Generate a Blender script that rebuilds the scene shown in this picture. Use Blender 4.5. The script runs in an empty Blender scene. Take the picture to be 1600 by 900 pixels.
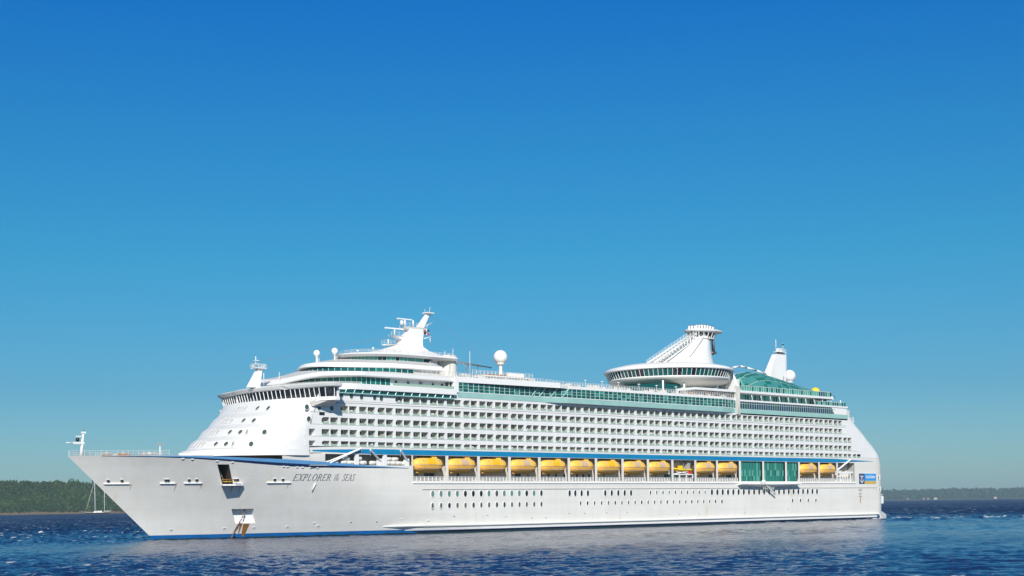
import bpy, math, random
from mathutils import Vector, Matrix
R = math.radians
random.seed(7)
scn = bpy.context.scene
COL = scn.collection

# ------------------------------------------------------------------ camera
# world frame: x runs aft along the ship from its stem, y to starboard, z up, water at z = 0
CAM = Vector((-153.86, -298.35, 7.173)); YAW = .7726; ROLL = .0141
cd = bpy.data.cameras.new('camera'); cam = bpy.data.objects.new('camera', cd); COL.objects.link(cam)
vd = Vector((math.sin(YAW), math.cos(YAW), 0)); rt = Vector((math.cos(YAW), -math.sin(YAW), 0)); up = Vector((0, 0, 1))
c_, s_ = math.cos(ROLL), math.sin(ROLL)
rx = rt*c_ - up*s_; ux = rt*s_ + up*c_
M = Matrix((rx, ux, -vd)).transposed().to_4x4(); M.translation = CAM
cam.matrix_world = M
cd.sensor_width = 36; cd.lens = 36*2270.8/1600; cd.shift_y = 338/1600; cd.clip_start = 1; cd.clip_end = 60000
scn.camera = cam
scn.render.resolution_x = 1024; scn.render.resolution_y = 576

# ------------------------------------------------------------------ light and sky
SUN_H = Vector((-.68, -.733)); SUN_EL = R(31)
sd = bpy.data.lights.new('sun', 'SUN'); so = bpy.data.objects.new('sun', sd); COL.objects.link(so)
sd.energy = 3.9; sd.angle = R(.53); sd.color = (1, .955, .885)
sv = Vector((SUN_H.x*math.cos(SUN_EL), SUN_H.y*math.cos(SUN_EL), math.sin(SUN_EL))).normalized()
so.rotation_euler = sv.to_track_quat('Z', 'Y').to_euler(); so.location = (-300, -300, 400)
w = bpy.data.worlds.new('World'); scn.world = w; w.use_nodes = True
nt = w.node_tree; N = nt.nodes; L = nt.links; N.clear()
out = N.new('ShaderNodeOutputWorld'); bg = N.new('ShaderNodeBackground'); bg.inputs[1].default_value = .1
sky = N.new('ShaderNodeTexSky'); sky.sky_type = 'NISHITA'; sky.sun_disc = False
sky.sun_elevation = SUN_EL; sky.sun_rotation = math.atan2(SUN_H.x, SUN_H.y)
sky.altitude = 0; sky.air_density = 1.0; sky.dust_density = .6; sky.ozone_density = 2.0
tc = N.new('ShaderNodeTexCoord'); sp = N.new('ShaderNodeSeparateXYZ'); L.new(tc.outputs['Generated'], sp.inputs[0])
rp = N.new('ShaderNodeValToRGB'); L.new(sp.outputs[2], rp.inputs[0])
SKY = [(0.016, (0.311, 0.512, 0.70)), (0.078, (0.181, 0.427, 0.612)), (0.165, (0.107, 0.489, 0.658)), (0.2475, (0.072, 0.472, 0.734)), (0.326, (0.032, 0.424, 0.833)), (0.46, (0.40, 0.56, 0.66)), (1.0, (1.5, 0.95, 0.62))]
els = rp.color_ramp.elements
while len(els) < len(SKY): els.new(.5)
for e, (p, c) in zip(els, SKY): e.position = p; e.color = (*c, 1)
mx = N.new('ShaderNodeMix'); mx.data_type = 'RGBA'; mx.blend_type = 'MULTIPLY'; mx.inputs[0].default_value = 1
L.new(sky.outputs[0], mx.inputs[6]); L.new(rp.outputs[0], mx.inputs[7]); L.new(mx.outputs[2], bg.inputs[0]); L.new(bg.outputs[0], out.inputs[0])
vs = scn.view_settings; vs.view_transform = 'Standard'; vs.look = 'None'; vs.exposure = .35; vs.gamma = 1; vs.use_curve_mapping = False

# ------------------------------------------------------------------ materials
MAT = {}
def pm(name, col, rough=.5, metal=0, var=0, scale=1.0, spec=.5, stretch=(1, 1, 1), bump=0):
    m = bpy.data.materials.new(name); m.use_nodes = True; MAT[name] = m
    t = m.node_tree; b = t.nodes['Principled BSDF']
    b.inputs['Base Color'].default_value = (*col, 1); b.inputs['Roughness'].default_value = rough
    b.inputs['Metallic'].default_value = metal; b.inputs['Specular IOR Level'].default_value = spec
    if var or bump:
        co = t.nodes.new('ShaderNodeTexCoord'); mp = t.nodes.new('ShaderNodeMapping'); mp.inputs['Scale'].default_value = stretch
        no = t.nodes.new('ShaderNodeTexNoise'); no.inputs['Scale'].default_value = scale; no.inputs['Detail'].default_value = 6
        t.links.new(co.outputs['Object'], mp.inputs[0]); t.links.new(mp.outputs[0], no.inputs['Vector'])
        if var:
            cr = t.nodes.new('ShaderNodeValToRGB'); cr.color_ramp.elements[0].position = .3; cr.color_ramp.elements[1].position = .7
            cr.color_ramp.elements[0].color = (*[max(0, c*(1-var)) for c in col], 1)
            cr.color_ramp.elements[1].color = (*[min(1, c*(1+var*.6)) for c in col], 1)
            t.links.new(no.outputs[0], cr.inputs[0]); t.links.new(cr.outputs[0], b.inputs['Base Color'])
        if bump:
            bu = t.nodes.new('ShaderNodeBump'); bu.inputs['Strength'].default_value = bump; bu.inputs['Distance'].default_value = .2
            t.links.new(no.outputs[0], bu.inputs['Height']); t.links.new(bu.outputs[0], b.inputs['Normal'])
    return m
pm('white', (.79, .79, .78), .35, var=.05, scale=.3, stretch=(1, 1, .4))
pm('white_clean', (.81, .81, .80), .35)
pm('front_white', (.72, .72, .71), .4, var=.04, scale=.25)
pm('roof_grey', (.58, .58, .57), .5, var=.06, scale=.3)
pm('trim_white', (.72, .72, .70), .45)
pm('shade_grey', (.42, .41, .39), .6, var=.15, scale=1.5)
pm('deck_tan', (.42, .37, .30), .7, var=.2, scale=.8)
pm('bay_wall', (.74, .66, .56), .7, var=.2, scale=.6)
pm('dark', (.02, .022, .025), .4)
pm('dark_glass', (.012, .018, .024), .06, spec=.6)
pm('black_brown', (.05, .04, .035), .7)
pm('curtain_pale', (.45, .44, .38), .6)
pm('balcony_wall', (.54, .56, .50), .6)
pm('cabin_glass', (.06, .088, .075), .08, spec=.6)
pm('cabin_curtain', (.22, .235, .20), .3)
pm('rail_glass', (.30, .43, .35), .12, spec=.5)
pm('teal_glass', (.010, .15, .12), .07, spec=.4)
pm('teal_deep', (.006, .085, .085), .07, spec=.4)
pm('teal_light', (.09, .33, .27), .12, spec=.35)
pm('teal_mid', (.055, .25, .25), .15, spec=.35)
pm('port_teal', (.13, .25, .22), .12, spec=.5)
pm('blue_glass', (.01, .06, .11), .06, spec=.6)
pm('teal_band', (.31, .53, .49), .3, var=.08, scale=.25)
pm('mullion', (.42, .58, .52), .4)
pm('blue_stripe', (.008, .22, .44), .35, var=.08, scale=.2)
pm('strake_blue', (.09, .25, .48), .35, var=.12, scale=.2)
pm('navy', (.018, .055, .17), .4)
pm('boot_blue', (.006, .13, .40), .4, var=.15, scale=.3)
pm('letter', (.15, .155, .19), .5)
pm('rust', (.30, .13, .03), .8, var=.3, scale=1.5)
pm('weed', (.02, .045, .03), .5, var=.4, scale=1.2)
pm('rust_faint', (.55, .40, .26), .8, var=.2, scale=2)
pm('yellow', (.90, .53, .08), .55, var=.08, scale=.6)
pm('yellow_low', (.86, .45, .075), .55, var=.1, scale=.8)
pm('orange_yellow', (.90, .47, .01), .4)
pm('tan_panel', (.58, .42, .28), .5)
pm('bright_yellow', (.85, .62, .02), .5)
pm('raft_white', (.78, .76, .70), .5)
pm('red', (.6, .05, .03), .5)
pm('sign_blue', (.03, .30, .72), .4)
pm('sign_gold', (.62, .42, .10), .45)
pm('metal_grey', (.30, .30, .30), .5, metal=.3)
pm('pipe_dark', (.10, .105, .115), .5)
pm('soffit', (.62, .60, .55), .6)
pm('wood', (.40, .20, .09), .6)
pm('boat_hull', (.03, .025, .035), .3)
pm('house_wall', (.55, .54, .50), .6)
pm('house_roof', (.25, .12, .09), .7)

# the ship's side plating: white paint with faint rust weeps, vertical run-off streaks and plate unevenness
def hull_paint():
    m = bpy.data.materials.new('hull_paint'); m.use_nodes = True; MAT['hull_paint'] = m
    t = m.node_tree; b = t.nodes['Principled BSDF']; n = t.nodes.new; l = t.links.new
    co = n('ShaderNodeTexCoord')
    def noise(sc, stretch, det=5):
        mp = n('ShaderNodeMapping'); mp.inputs['Scale'].default_value = stretch; l(co.outputs['Object'], mp.inputs[0])
        no = n('ShaderNodeTexNoise'); no.inputs['Scale'].default_value = sc; no.inputs['Detail'].default_value = det
        l(mp.outputs[0], no.inputs['Vector']); return no.outputs[0]
    def ramp(src, stops):
        r = n('ShaderNodeValToRGB'); e = r.color_ramp.elements
        for i, (p, c) in enumerate(stops): e[i].position = p; e[i].color = (*c, 1)
        l(src, r.inputs[0]); return r.outputs[0]
    def mul(a, c, f=1):
        x = n('ShaderNodeMix'); x.data_type = 'RGBA'; x.blend_type = 'MULTIPLY'; x.inputs[0].default_value = f
        l(a, x.inputs[6]); l(c, x.inputs[7]); return x.outputs[2]
    base = ramp(noise(.09, (1, 1, 1.5)), [(.3, (.755, .735, .69)), (.7, (.80, .785, .745))])
    streak = ramp(noise(.5, (1, 1, .10), 6), [(.35, (.965, .96, .945)), (.62, (1, 1, 1))])
    plates = ramp(noise(.25, (.15, .15, 2.2), 2), [(.4, (.965, .965, .96)), (.6, (1, 1, 1))])
    weep = ramp(noise(.28, (1, 1, .16), 8), [(.66, (1, 1, 1)), (.78, (.92, .80, .64))])
    sp2 = n('ShaderNodeSeparateXYZ'); l(co.outputs['Object'], sp2.inputs[0]); cb = n('ShaderNodeCombineXYZ'); l(sp2.outputs[0], cb.inputs[0]); l(sp2.outputs[2], cb.inputs[1])
    br = n('ShaderNodeTexBrick'); br.inputs['Scale'].default_value = 1; br.inputs['Brick Width'].default_value = 9.5; br.inputs['Row Height'].default_value = 2.45; br.inputs['Mortar Size'].default_value = .035; br.inputs['Mortar Smooth'].default_value = .6
    br.inputs['Color1'].default_value = (1, 1, 1, 1); br.inputs['Color2'].default_value = (.982, .982, .978, 1); br.inputs['Mortar'].default_value = (.91, .90, .88, 1); l(cb.outputs[0], br.inputs['Vector'])
    l(mul(mul(mul(mul(base, streak), plates), weep), br.outputs[0]), b.inputs['Base Color'])
    b.inputs['Roughness'].default_value = .4
    bu = n('ShaderNodeBump'); bu.inputs['Strength'].default_value = .2; bu.inputs['Distance'].default_value = .15
    l(noise(.35, (.35, .35, 1.0), 3), bu.inputs['Height']); l(bu.outputs[0], b.inputs['Normal'])
hull_paint()

# ------------------------------------------------------------------ mesh helpers
class MB:
    def __init__(s): s.v = []; s.f = []; s.m = []; s.names = []; s.sm = []
    def mi(s, m):
        if m not in s.names: s.names.append(m)
        return s.names.index(m)
    def add(s, vs, fs, m, smooth=False):
        o = len(s.v); s.v += [tuple(p) for p in vs]; k = s.mi(m)
        for f in fs: s.f.append([i+o for i in f]); s.m.append(k); s.sm.append(smooth)
    def quad(s, a, b, c, d, m): s.add([a, b, c, d], [(0, 1, 2, 3)], m)
    def box(s, x0, x1, y0, y1, z0, z1, m):
        s.add([(x, y, z) for z in (z0, z1) for y in (y0, y1) for x in (x0, x1)],
              [(0, 2, 3, 1), (4, 5, 7, 6), (0, 1, 5, 4), (2, 6, 7, 3), (0, 4, 6, 2), (1, 3, 7, 5)], m)
    def bar(s, p, q, r, m, r2=None, n=6, smooth=True):
        p = Vector(p); q = Vector(q); d = (q-p)
        if d.length < 1e-6: return
        d.normalize(); a = d.orthogonal().normalized(); b = d.cross(a); r2 = r if r2 is None else r2
        vs = []
        for c, rr in ((p, r), (q, r2)):
            for i in range(n):
                t = 2*math.pi*(i+.5)/n; vs.append(c + a*math.cos(t)*rr + b*math.sin(t)*rr)
        fs = [(i, (i+1) % n, n+(i+1) % n, n+i) for i in range(n)] + [tuple(range(n-1, -1, -1)), tuple(range(n, 2*n))]
        s.add(vs, fs, m, smooth and n > 5)
    def loft(s, rings, m, closed=True, caps=(True, True), smooth=False):
        n = len(rings[0]); vs = [p for r in rings for p in r]; fs = []
        for k in range(len(rings)-1):
            for i in range(n if closed else n-1):
                j = (i+1) % n; fs.append((k*n+i, k*n+j, (k+1)*n+j, (k+1)*n+i))
        s.add(vs, fs, m, smooth)
        if caps[0]: s.add(rings[0], [tuple(range(n-1, -1, -1))], m)
        if caps[1]: s.add(rings[-1], [tuple(range(n))], m)
    def lathe(s, c, prof, m, n=20, smooth=True, sx=1, sy=1):
        c = Vector(c)
        s.loft([[c + Vector((r*sx*math.cos(2*math.pi*i/n), r*sy*math.sin(2*math.pi*i/n), z)) for i in range(n)] for r, z in prof], m, smooth=smooth)
    def prism(s, pts, d, m):   # pts: 3D outline, d: extrusion vector
        d = Vector(d); a = [Vector(p) for p in pts]; s.loft([a, [p+d for p in a]], m)
    def build(s, name, parent=None, loc=None):
        me = bpy.data.meshes.new(name); me.from_pydata(s.v, [], s.f)
        for nm in s.names: me.materials.append(MAT[nm])
        me.polygons.foreach_set('material_index', s.m); me.polygons.foreach_set('use_smooth', s.sm); me.update()
        o = bpy.data.objects.new(name, me); COL.objects.link(o)
        if parent is not None: o.parent = parent
        if loc is not None: o.location = loc
        return o
def tag(o, label=None, cat=None, group=None, kind=None):
    if label: o['label'] = label
    if cat: o['category'] = cat
    if group: o['group'] = group
    if kind: o['kind'] = kind
    return o
def empty(name, loc=(0, 0, 0)):
    o = bpy.data.objects.new(name, None); o.location = loc; COL.objects.link(o); return o
def copy_tree(o, parent=None):
    c = o.copy(); COL.objects.link(c)
    if parent is not None: c.parent = parent
    for ch in list(o.children): copy_tree(ch, c)
    return c

def interp(x, pts):
    if x <= pts[0][0]: return pts[0][1]
    for (a, b), (c, d) in zip(pts, pts[1:]):
        if x <= c: return b + (d-b)*(x-a)/(c-a)
    return pts[-1][1]

# ------------------------------------------------------------------ ship: hull form
HW = 19.3
def xst(z): return 21.3*(1-z/19.3)
def hb(x, z):                     # half breadth of the fore and middle body
    zz = max(-3, min(19.4, z)); k = max(0, zz)/19.4
    Lz = 92+(66-92)*k; p = 1.75+(2.5-1.75)*k
    t = (x-xst(zz))/Lz
    if t <= 0: return 0
    return HW if t >= 1 else HW*(1-(1-t)**p)
def stern_c(z):                   # where the rounded stern quarter starts
    return 299.6 - interp(z, [(18.5, 0), (21, .6), (23.1, 1.8), (25.3, 4.4), (27.5, 7.8), (30.5, 12), (33.6, 17), (36.6, 21)])
RC = 8.0

ship = empty('cruise_ship', (0, 0, 0))
tag(ship, 'large white cruise ship with blue stripe, green glass decks and yellow lifeboats', 'cruise ship')

BAYS = [(83.6, 94.5), (95.5, 105.6), (106.6, 116.9), (117.9, 128.3), (129.3, 140.0), (141.0, 151.2), (152.2, 162.6), (163.6, 173.9), (174.9, 185.2),
        (186.2, 196.2), (197.2, 206.9), (207.9, 218.6), (219.7, 231.0), (232.0, 243.6), (244.6, 251.0), (252.0, 262.7), (263.7, 273.6), (274.6, 284.8)]
BZ0, BZ1 = 13.45, 19.85
def build_hull():
    mb = MB()
    zs = [-2.5, 0, 1.15, 3.6, 5.3, 7.0, 9.0, 11.2, 12.75, BZ0, 15.9, 17.25, 18.35, 19.3, BZ1, 21.7]
    xs = [0, 1.2, 3, 5.5, 8.5, 12, 16, 20.5, 25, 28.2, 28.6, 31.3, 33.4, 29.4, 36, 39.5, 42.1, 44.6, 46, 49, 52.5, 56.3, 60, 63.5, 67, 70, 75, 80.5, 83.1]
    for a, b in BAYS: xs += [a, b]
    xs = sorted(xs + [150.2, 288, 294])
    holes = [(28.2, 44.6, 18.35, 19.3), (28.6, 31.3, 12.75, 17.25), (29.4, 36, 3.6, 7.0), (56.3, 83.1, 17.25, BZ1)] + [(a, b, BZ0, BZ1) for a, b in BAYS]
    def station(x, z):
        if x < 60: x = xst(z)*(1-x/60)+x
        return x, hb(x, z)
    arc = [R(a) for a in range(0, 91, 10)]
    grid = []
    for z in zs:
        row = [station(x, z) for x in xs]; c = stern_c(z)
        row += [(c+RC*math.sin(a), HW-RC+RC*math.cos(a)) for a in arc]
        grid.append([(x, -b, z) for x, b in row])
    nx = len(grid[0])
    for side in (1, -1):
        vs = [(x, y*side, z) for r in grid for x, y, z in r]; fh = []; fb = []; fn = []
        for k in range(len(zs)-1):
            for i in range(nx-1):
                xm = (xs[i]+xs[i+1])/2 if i+1 < len(xs) else 305; zm = (zs[k]+zs[k+1])/2
                if zm > 19.3 and xm < 46: continue
                if side == 1 and any(a < xm < b and c < zm < d for a, b, c, d in holes): continue
                q = (k*nx+i, k*nx+i+1, (k+1)*nx+i+1, (k+1)*nx+i)
                (fn if zm < 1.15 and 96 < xm < 306 else fb if zm < 1.15 and xm < 306 else fh).append(q if side == 1 else q[::-1])
        mb.add(vs, fh, 'hull_paint', True); mb.add(vs, fb, 'boot_blue', True); mb.add(vs, fn, 'navy', True)
    e = [r[-1] for r in grid]                                     # flat transom
    for a, b in zip(e, e[1:]): mb.quad(a, (a[0], -a[1], a[2]), (b[0], -b[1], b[2]), b, 'hull_paint')
    return mb
hull = build_hull().build('hull', ship)
def S(s, z, inset=0.0):           # a point on the plating at hull station s (stations lean with the raked stem)
    x = xst(z)*(1-s/60)+s if s < 60 else s
    return Vector((x, -hb(x, z)+inset, z))
def hp(x, z, off=0.0):            # a point on the port plating
    return Vector((x, -hb(x, z)-off, z))
def hnorm(x, z):
    a = hp(x+.3, z)-hp(x-.3, z); b = hp(x, z+.3)-hp(x, z-.3)
    return a.cross(b).normalized()

# decks, bay floors and the dark rooms behind the openings
mb = MB()
pts = [(xst(18.3)*(1-x/60)+x) for x in (0, 2, 5, 9, 14, 20, 26, 33, 40, 46.5)]
ring = [(x, -hb(x, 18.3)+.05, 18.3) for x in pts] + [(x, hb(x, 18.3)-.05, 18.3) for x in reversed(pts[1:])]
mb.add(ring, [tuple(range(len(ring)))], 'deck_tan')
mb.box(47, 84.5, -15.5, -14.9, 15.5, 21, 'shade_grey'); mb.box(52, 84.5, -19.15, -15.5, 17.0, 17.2, 'shade_grey'); mb.box(52, 84.5, -19.1, -15.5, 20.0, 20.2, 'shade_grey')
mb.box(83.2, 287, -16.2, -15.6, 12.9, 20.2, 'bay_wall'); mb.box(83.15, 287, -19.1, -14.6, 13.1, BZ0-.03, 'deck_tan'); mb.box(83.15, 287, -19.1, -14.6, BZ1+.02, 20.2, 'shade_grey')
mb.box(285.2, 285.5, -19.1, -16.2, BZ0, BZ1, 'shade_grey')
za, zb_ = 12.75, 17.25; dep = 4.5
I = [S(28.6, za, .02), S(31.3, za, .02), S(31.3, zb_, .02), S(28.6, zb_, .02)]; O = [Vector((p.x+(.9 if k in (0, 3) else .2), -9.0, p.z)) for k, p in enumerate(I)]
mb.quad(O[0], O[1], O[2], O[3], 'dark'); mb.quad(I[0], O[0], O[3], I[3], 'black_brown'); mb.quad(I[1], I[2], O[2], O[1], 'black_brown'); mb.quad(I[0], I[1], O[1], O[0], 'rust'); mb.quad(I[3], O[3], O[2], I[2], 'rust')  # back and sides near-black: shade inside the opening put into their colour
mb.bar((O[0]+I[0])/2+Vector((1.2, 0, 0)), (O[3]+I[3])/2+Vector((.9, 0, 0)), .18, 'metal_grey'); mb.bar((O[0]+I[0])/2+Vector((1.2, 0, .6)), (O[1]+I[1])/2+Vector((0, 0, .6)), .12, 'rust'); mb.bar(I[0]+Vector((.3, .5, 1.1)), I[1]+Vector((-.3, .5, 1.1)), .07, 'bright_yellow')
mb.build('mooring_deck', ship)
# anchor pocket with the anchor chain
mb = MB()
A = [S(29.4, 7.0, .01), S(36, 7.0, .01), S(36, 3.6, .01), S(29.4, 3.6, .01)]
zin = [A[0]+Vector((.5, 1.9, 0)), A[1]+Vector((.2, 1.9, 0)), A[2]+Vector((0, .5, .1)), A[3]+Vector((.2, .5, .1))]
mb.quad(zin[0], zin[3], zin[2], zin[1], 'white_clean')
mb.quad(A[0], A[1], zin[1], zin[0], 'shade_grey'); mb.quad(A[0], zin[0], zin[3], A[3], 'white'); mb.quad(A[1], A[2], zin[2], zin[1], 'white'); mb.quad(A[3], zin[3], zin[2], A[2], 'white')
pk = mb.build('anchor_pocket', hull)
mb = MB()
chain = [Vector((39.9, -hb(39.9, 6.9)+.9, 6.95)), hp(39.3, 4.6, .25), hp(38.4, 2.0, .35), Vector((37.2, -hb(38, .6)-1.2, -.6))]
for a, b in zip(chain, chain[1:]):
    n = max(2, int((b-a).length/.62))
    for i in range(n):
        p = a+(b-a)*(i/n); q = a+(b-a)*((i+.72)/n); mb.bar(p, q, .19 if i % 2 else .13, 'rust', n=6)
mb.build('anchor_chain', pk)
mb = MB()
for x, z0, z1, wd in ((40.9, 3.5, .55, .75), (39.7, 3.5, 1.2, .3)):
    q = [hp(x-wd, z0, .012), hp(x+wd, z0, .012), hp(x+wd*.75, (z0+z1)/2, .012), hp(x+wd*.4, z1, .012), hp(x-wd*.4, z1, .012), hp(x-wd*.8, (z0+z1)/2, .012)]
    mb.add(q, [(0, 5, 4, 3, 2, 1)], 'rust')
mb.build('rust_stain', pk)
# mooring platform jutting out under the anchor door
mb = MB()
o = [S(28.4, 12.72)+Vector((-1.1, -2.3, 0)), S(31.2, 12.72)+Vector((-.5, -2.2, 0)), S(33.6, 12.72)+Vector((0, -.6, 0)), S(33.8, 12.72)+Vector((0, .1, 0)), S(28.4, 12.72)+Vector((0, .1, 0))]
mb.prism([p-Vector((0, 0, .35)) for p in o], (0, 0, .35), 'white_clean')
for i in range(5):
    p = o[0]+(o[1]-o[0])*(i/4); mb.bar(p, p+Vector((0, 0, 1.1)), .06, 'rust')
mb.bar(o[0]+Vector((0, 0, 1.1)), o[1]+Vector((0, 0, 1.1)), .06, 'rust'); mb.bar(o[0]+Vector((0, 0, .6)), o[1]+Vector((0, 0, .6)), .05, 'bright_yellow')
mb.build('mooring_platform', hull)
# small ledges under the fairleads, with the fairleads
for x0, x1, bl in ((8.2, 13.0, (9.0, 11.6)), (19.1, 22.1, (20.2, 20.7)), (24.0, 27.7, (25.0, 26.6)), (34.6, 36.3, (35.0, 35.5)), (42.4, 48.2, (44.2, 46.2))):
    mb = MB(); n = 5; z = 13.15
    top = [hp(x0+(x1-x0)*i/n, z, .3) for i in range(n+1)]; inn = [hp(x0+(x1-x0)*i/n, z, -.1) for i in range(n+1)]
    o = top+inn[::-1]; mb.prism([p-Vector((0, 0, .2)) for p in o], (0, 0, .2), 'white_clean')
    for x in bl:
        p = hp(x, z+.55, .05); mb.box(p.x-.3, p.x+.3, p.y-.12, p.y+.3, p.z-.25, p.z+.25, 'dark'); mb.box(p.x-.45, p.x+.45, p.y-.2, p.y+.25, p.z+.25, p.z+.42, 'white_clean')
    mb.build('fairlead_ledge', hull)
# blue rubbing strake that sweeps down from the bow into the raft opening
mb = MB(); rings = []; navy = []
SZ = [(6, 19.25), (17.4, 19.05), (23.9, 18.85), (31, 18.5), (38.5, 18.05), (46.5, 17.65), (55, 17.3), (66, 16.95), (75, 16.75), (82, 16.62)]
SH = [(6, .06), (17, .18), (28, .4), (38, .62), (46.5, .8), (56, .7), (66, .4), (82, .05)]
for i in range(60):
    x = 6+76*i/59; z = interp(x, SZ); h = interp(x, SH); pr = .25+.5*h
    a = hp(x, min(19.2, z+h), .01); m_ = hp(x, z-.15*h, pr*.55); c = hp(x, z-h, .01); d = hp(x, z, -.3)
    rings.append([a, m_]); navy.append([m_, c])
f1 = MB()
f1.loft(rings, 'strake_blue', closed=False, caps=(False, False), smooth=True); f1.loft(navy, 'navy', closed=False, caps=(False, False), smooth=True)  # upper face lighter, lower darker: sky light on the slant put into colour
f1.build('blue_strake', hull)
# white fender strake low on the side, boot-top bevel above the water
mb = MB()
def strake(x0, x1, z0, z1, pr, n=40, m='white_clean'):
    rr = []
    for i in range(n+1):
        x = x0+(x1-x0)*i/n; e = min(1, (x-x0)/2.5+.02)
        rr.append([hp(x, z1, -.05)+Vector((0, 0, 0)), Vector((x, -hb(x, z1)-pr*e, z1-.12)), Vector((x, -hb(x, z0)-pr*e, z0+.1)), hp(x, z0, -.05)])
    mb.loft(rr, m)
strake(76, 300, 1.75, 2.2, .8); strake(82.5, 298, .78, 1.52, .62, m='white')
mb.build('fender_strake', hull)
# knuckle line along the side and round the ship
mb = MB(); mb.box(86.5, 299, -19.42, -19.2, 11.2, 11.36, 'shade_grey'); mb.box(83.3, 285.2, -19.55, -19.25, 12.78, 12.98, 'white_clean'); mb.build('knuckle_ledge', hull)
# weed and damp along the waterline
mb = MB(); rr = []; rg = random.Random(31)
for i in range(240):
    x = 21.4+278*i/239; rr.append([hp(x, .26+.16*rg.random(), .012), hp(x, -.6, .012)])
mb.loft(rr, 'weed', closed=False, caps=(False, False)); mb.build('waterline_weed', hull)
# ducktail and stern locker
mb = MB()
mb.prism([(297, -19.0, .15), (297, -19.0, 2.4), (302.5, -18.6, 2.7), (312, -14.2, 1.4), (312, -14.2, .2)], (0, .01, 0), 'hull_paint')
mb.loft([[(296, -19.5, .1), (296, -19.5, 1.9), (296, 19.5, 1.9), (296, 19.5, .1)], [(302, -19.2, .1), (302, -18.7, 3.3), (302, 18.7, 3.3), (302, 19.2, .1)], [(311.5, -15.5, .1), (311.5, -15.3, 1.7), (311.5, 15.3, 1.7), (311.5, 15.5, .1)]], 'hull_paint')
mb.build('ducktail', hull)
mb = MB(); mb.box(305.4, 309.5, -15.6, -11.5, 5.6, 8.3, 'white_clean'); mb.box(305.4, 309.3, -15.4, -11.5, 8.7, 8.9, 'trim_white')
for x in (306, 309): mb.bar((x, -15.2, 8.2), (x, -15.2, 8.8), .08, 'trim_white')
mb.box(303, 306, -16.2, -15.6, 4.6, 6.2, 'white_clean'); mb.build('stern_locker', hull)

# ------------------------------------------------------------------ lettering on the hull
def strokes_to(mb, polys, fx, m):
    for poly in polys: mb.add([fx(u, v) for u, v in poly], [tuple(range(len(poly)))], m)
def st(p, q, wd):                 # a straight stroke as a quad, width along u
    return [(p[0]-wd/2, p[1]), (p[0]+wd/2, p[1]), (q[0]+wd/2, q[1]), (q[0]-wd/2, q[1])]
def hbar(u0, u1, v, t): return [(u0, v), (u1, v), (u1, v+t), (u0, v+t)]
def arcp(cu, cv, ru, rv, a0, a1, thick, thin, n=14):
    out = []
    for i in range(n):
        t0 = R(a0+(a1-a0)*i/n); t1 = R(a0+(a1-a0)*(i+1)/n)
        def w(t): return thin+(thick-thin)*abs(math.cos(t))
        P = lambda t, k: (cu+(ru-k*w(t))*math.cos(t), cv+(rv-k*thin)*math.sin(t))
        out.append([P(t0, 0), P(t1, 0), P(t1, 1), P(t0, 1)])
    return out
TK, TN = .13, .06
def glyph(ch):
    s = .12
    serif = lambda u, v: hbar(u-.14, u+.14, v, TN)
    if ch == 'E': return .62, [st((.1, 0), (.1, 1), TK), hbar(.02, .6, 0, TN), hbar(.02, .56, 1-TN, TN), hbar(.1, .42, .48, TN), st((.57, 0), (.57, .24), TN), st((.53, .8), (.53, 1), TN)]
    if ch == 'X': return .74, [st((.1, 1), (.62, 0), TK*1.15), st((.62, 1), (.1, 0), TN*1.2), serif(.1, 0), serif(.62, 0), serif(.1, 1-TN), serif(.62, 1-TN)]
    if ch in 'PR':
        g = [st((.12, 0), (.12, 1), TK), serif(.12, 0), hbar(.0, .3, 1-TN, TN), hbar(.12, .3, .46, TN)] + arcp(.3, .73, .27, .27, -90, 90, TK, TN)
        if ch == 'R': g += [st((.32, .5), (.64, 0), TK*1.05), hbar(.55, .74, 0, TN)]
        return (.72 if ch == 'R' else .64), g
    if ch == 'L': return .6, [st((.12, 0), (.12, 1), TK), hbar(.02, .56, 0, TN), hbar(0, .26, 1-TN, TN), st((.54, 0), (.54, .26), TN)]
    if ch == 'O': return .8, arcp(.38, .5, .38, .52, 0, 360, TK, TN, 28)
    if ch == 'S': return .56, arcp(.26, .75, .23, .27, 40, 270, TK*.9, TN) + arcp(.26, .25, .25, .27, -140, 90, TK, TN) + [st((.46, .78), (.46, 1), TN), st((.04, 0), (.04, .25), TN)]
    if ch == 'A': return .76, [st((.36, 1), (.08, 0), TN*1.2), st((.34, 1), (.64, 0), TK*1.1), hbar(.18, .54, .3, TN), serif(.08, 0), serif(.64, 0)]
    if ch == 'F': return .56, [st((.1, 0), (.1, 1), TK), serif(.1, 0), hbar(.02, .54, 1-TN, TN), hbar(.1, .4, .48, TN), st((.51, .78), (.51, 1), TN)]
    if ch == 'T': return .66, [st((.32, 0), (.32, 1), TK), serif(.32, 0), hbar(.02, .62, 1-TN, TN), st((.05, .78), (.05, 1), TN), st((.6, .78), (.6, 1), TN)]
    if ch == 'H': return .78, [st((.12, 0), (.12, 1), TK), st((.62, 0), (.62, 1), TK), hbar(.12, .62, .48, TN), serif(.12, 0), serif(.62, 0), serif(.12, 1-TN), serif(.62, 1-TN)]
    return .3, []
def word(mb, text, x0, x1, z0, h, slant=.28):
    adv = [glyph(c)[0] for c in text]; tot = sum(adv)+.1*(len(text)-1); k = (x1-x0)/tot; u0 = 0
    for c, a in zip(text, adv):
        for poly in glyph(c)[1]:
            vs = []
            for u, v in poly:
                x = x0+(u0+u)*k+v*h*slant; vs.append(hp(x, z0+v*h, .03))
            mb.add(vs, [tuple(range(len(vs)))], 'letter')
        u0 += a+.1
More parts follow.
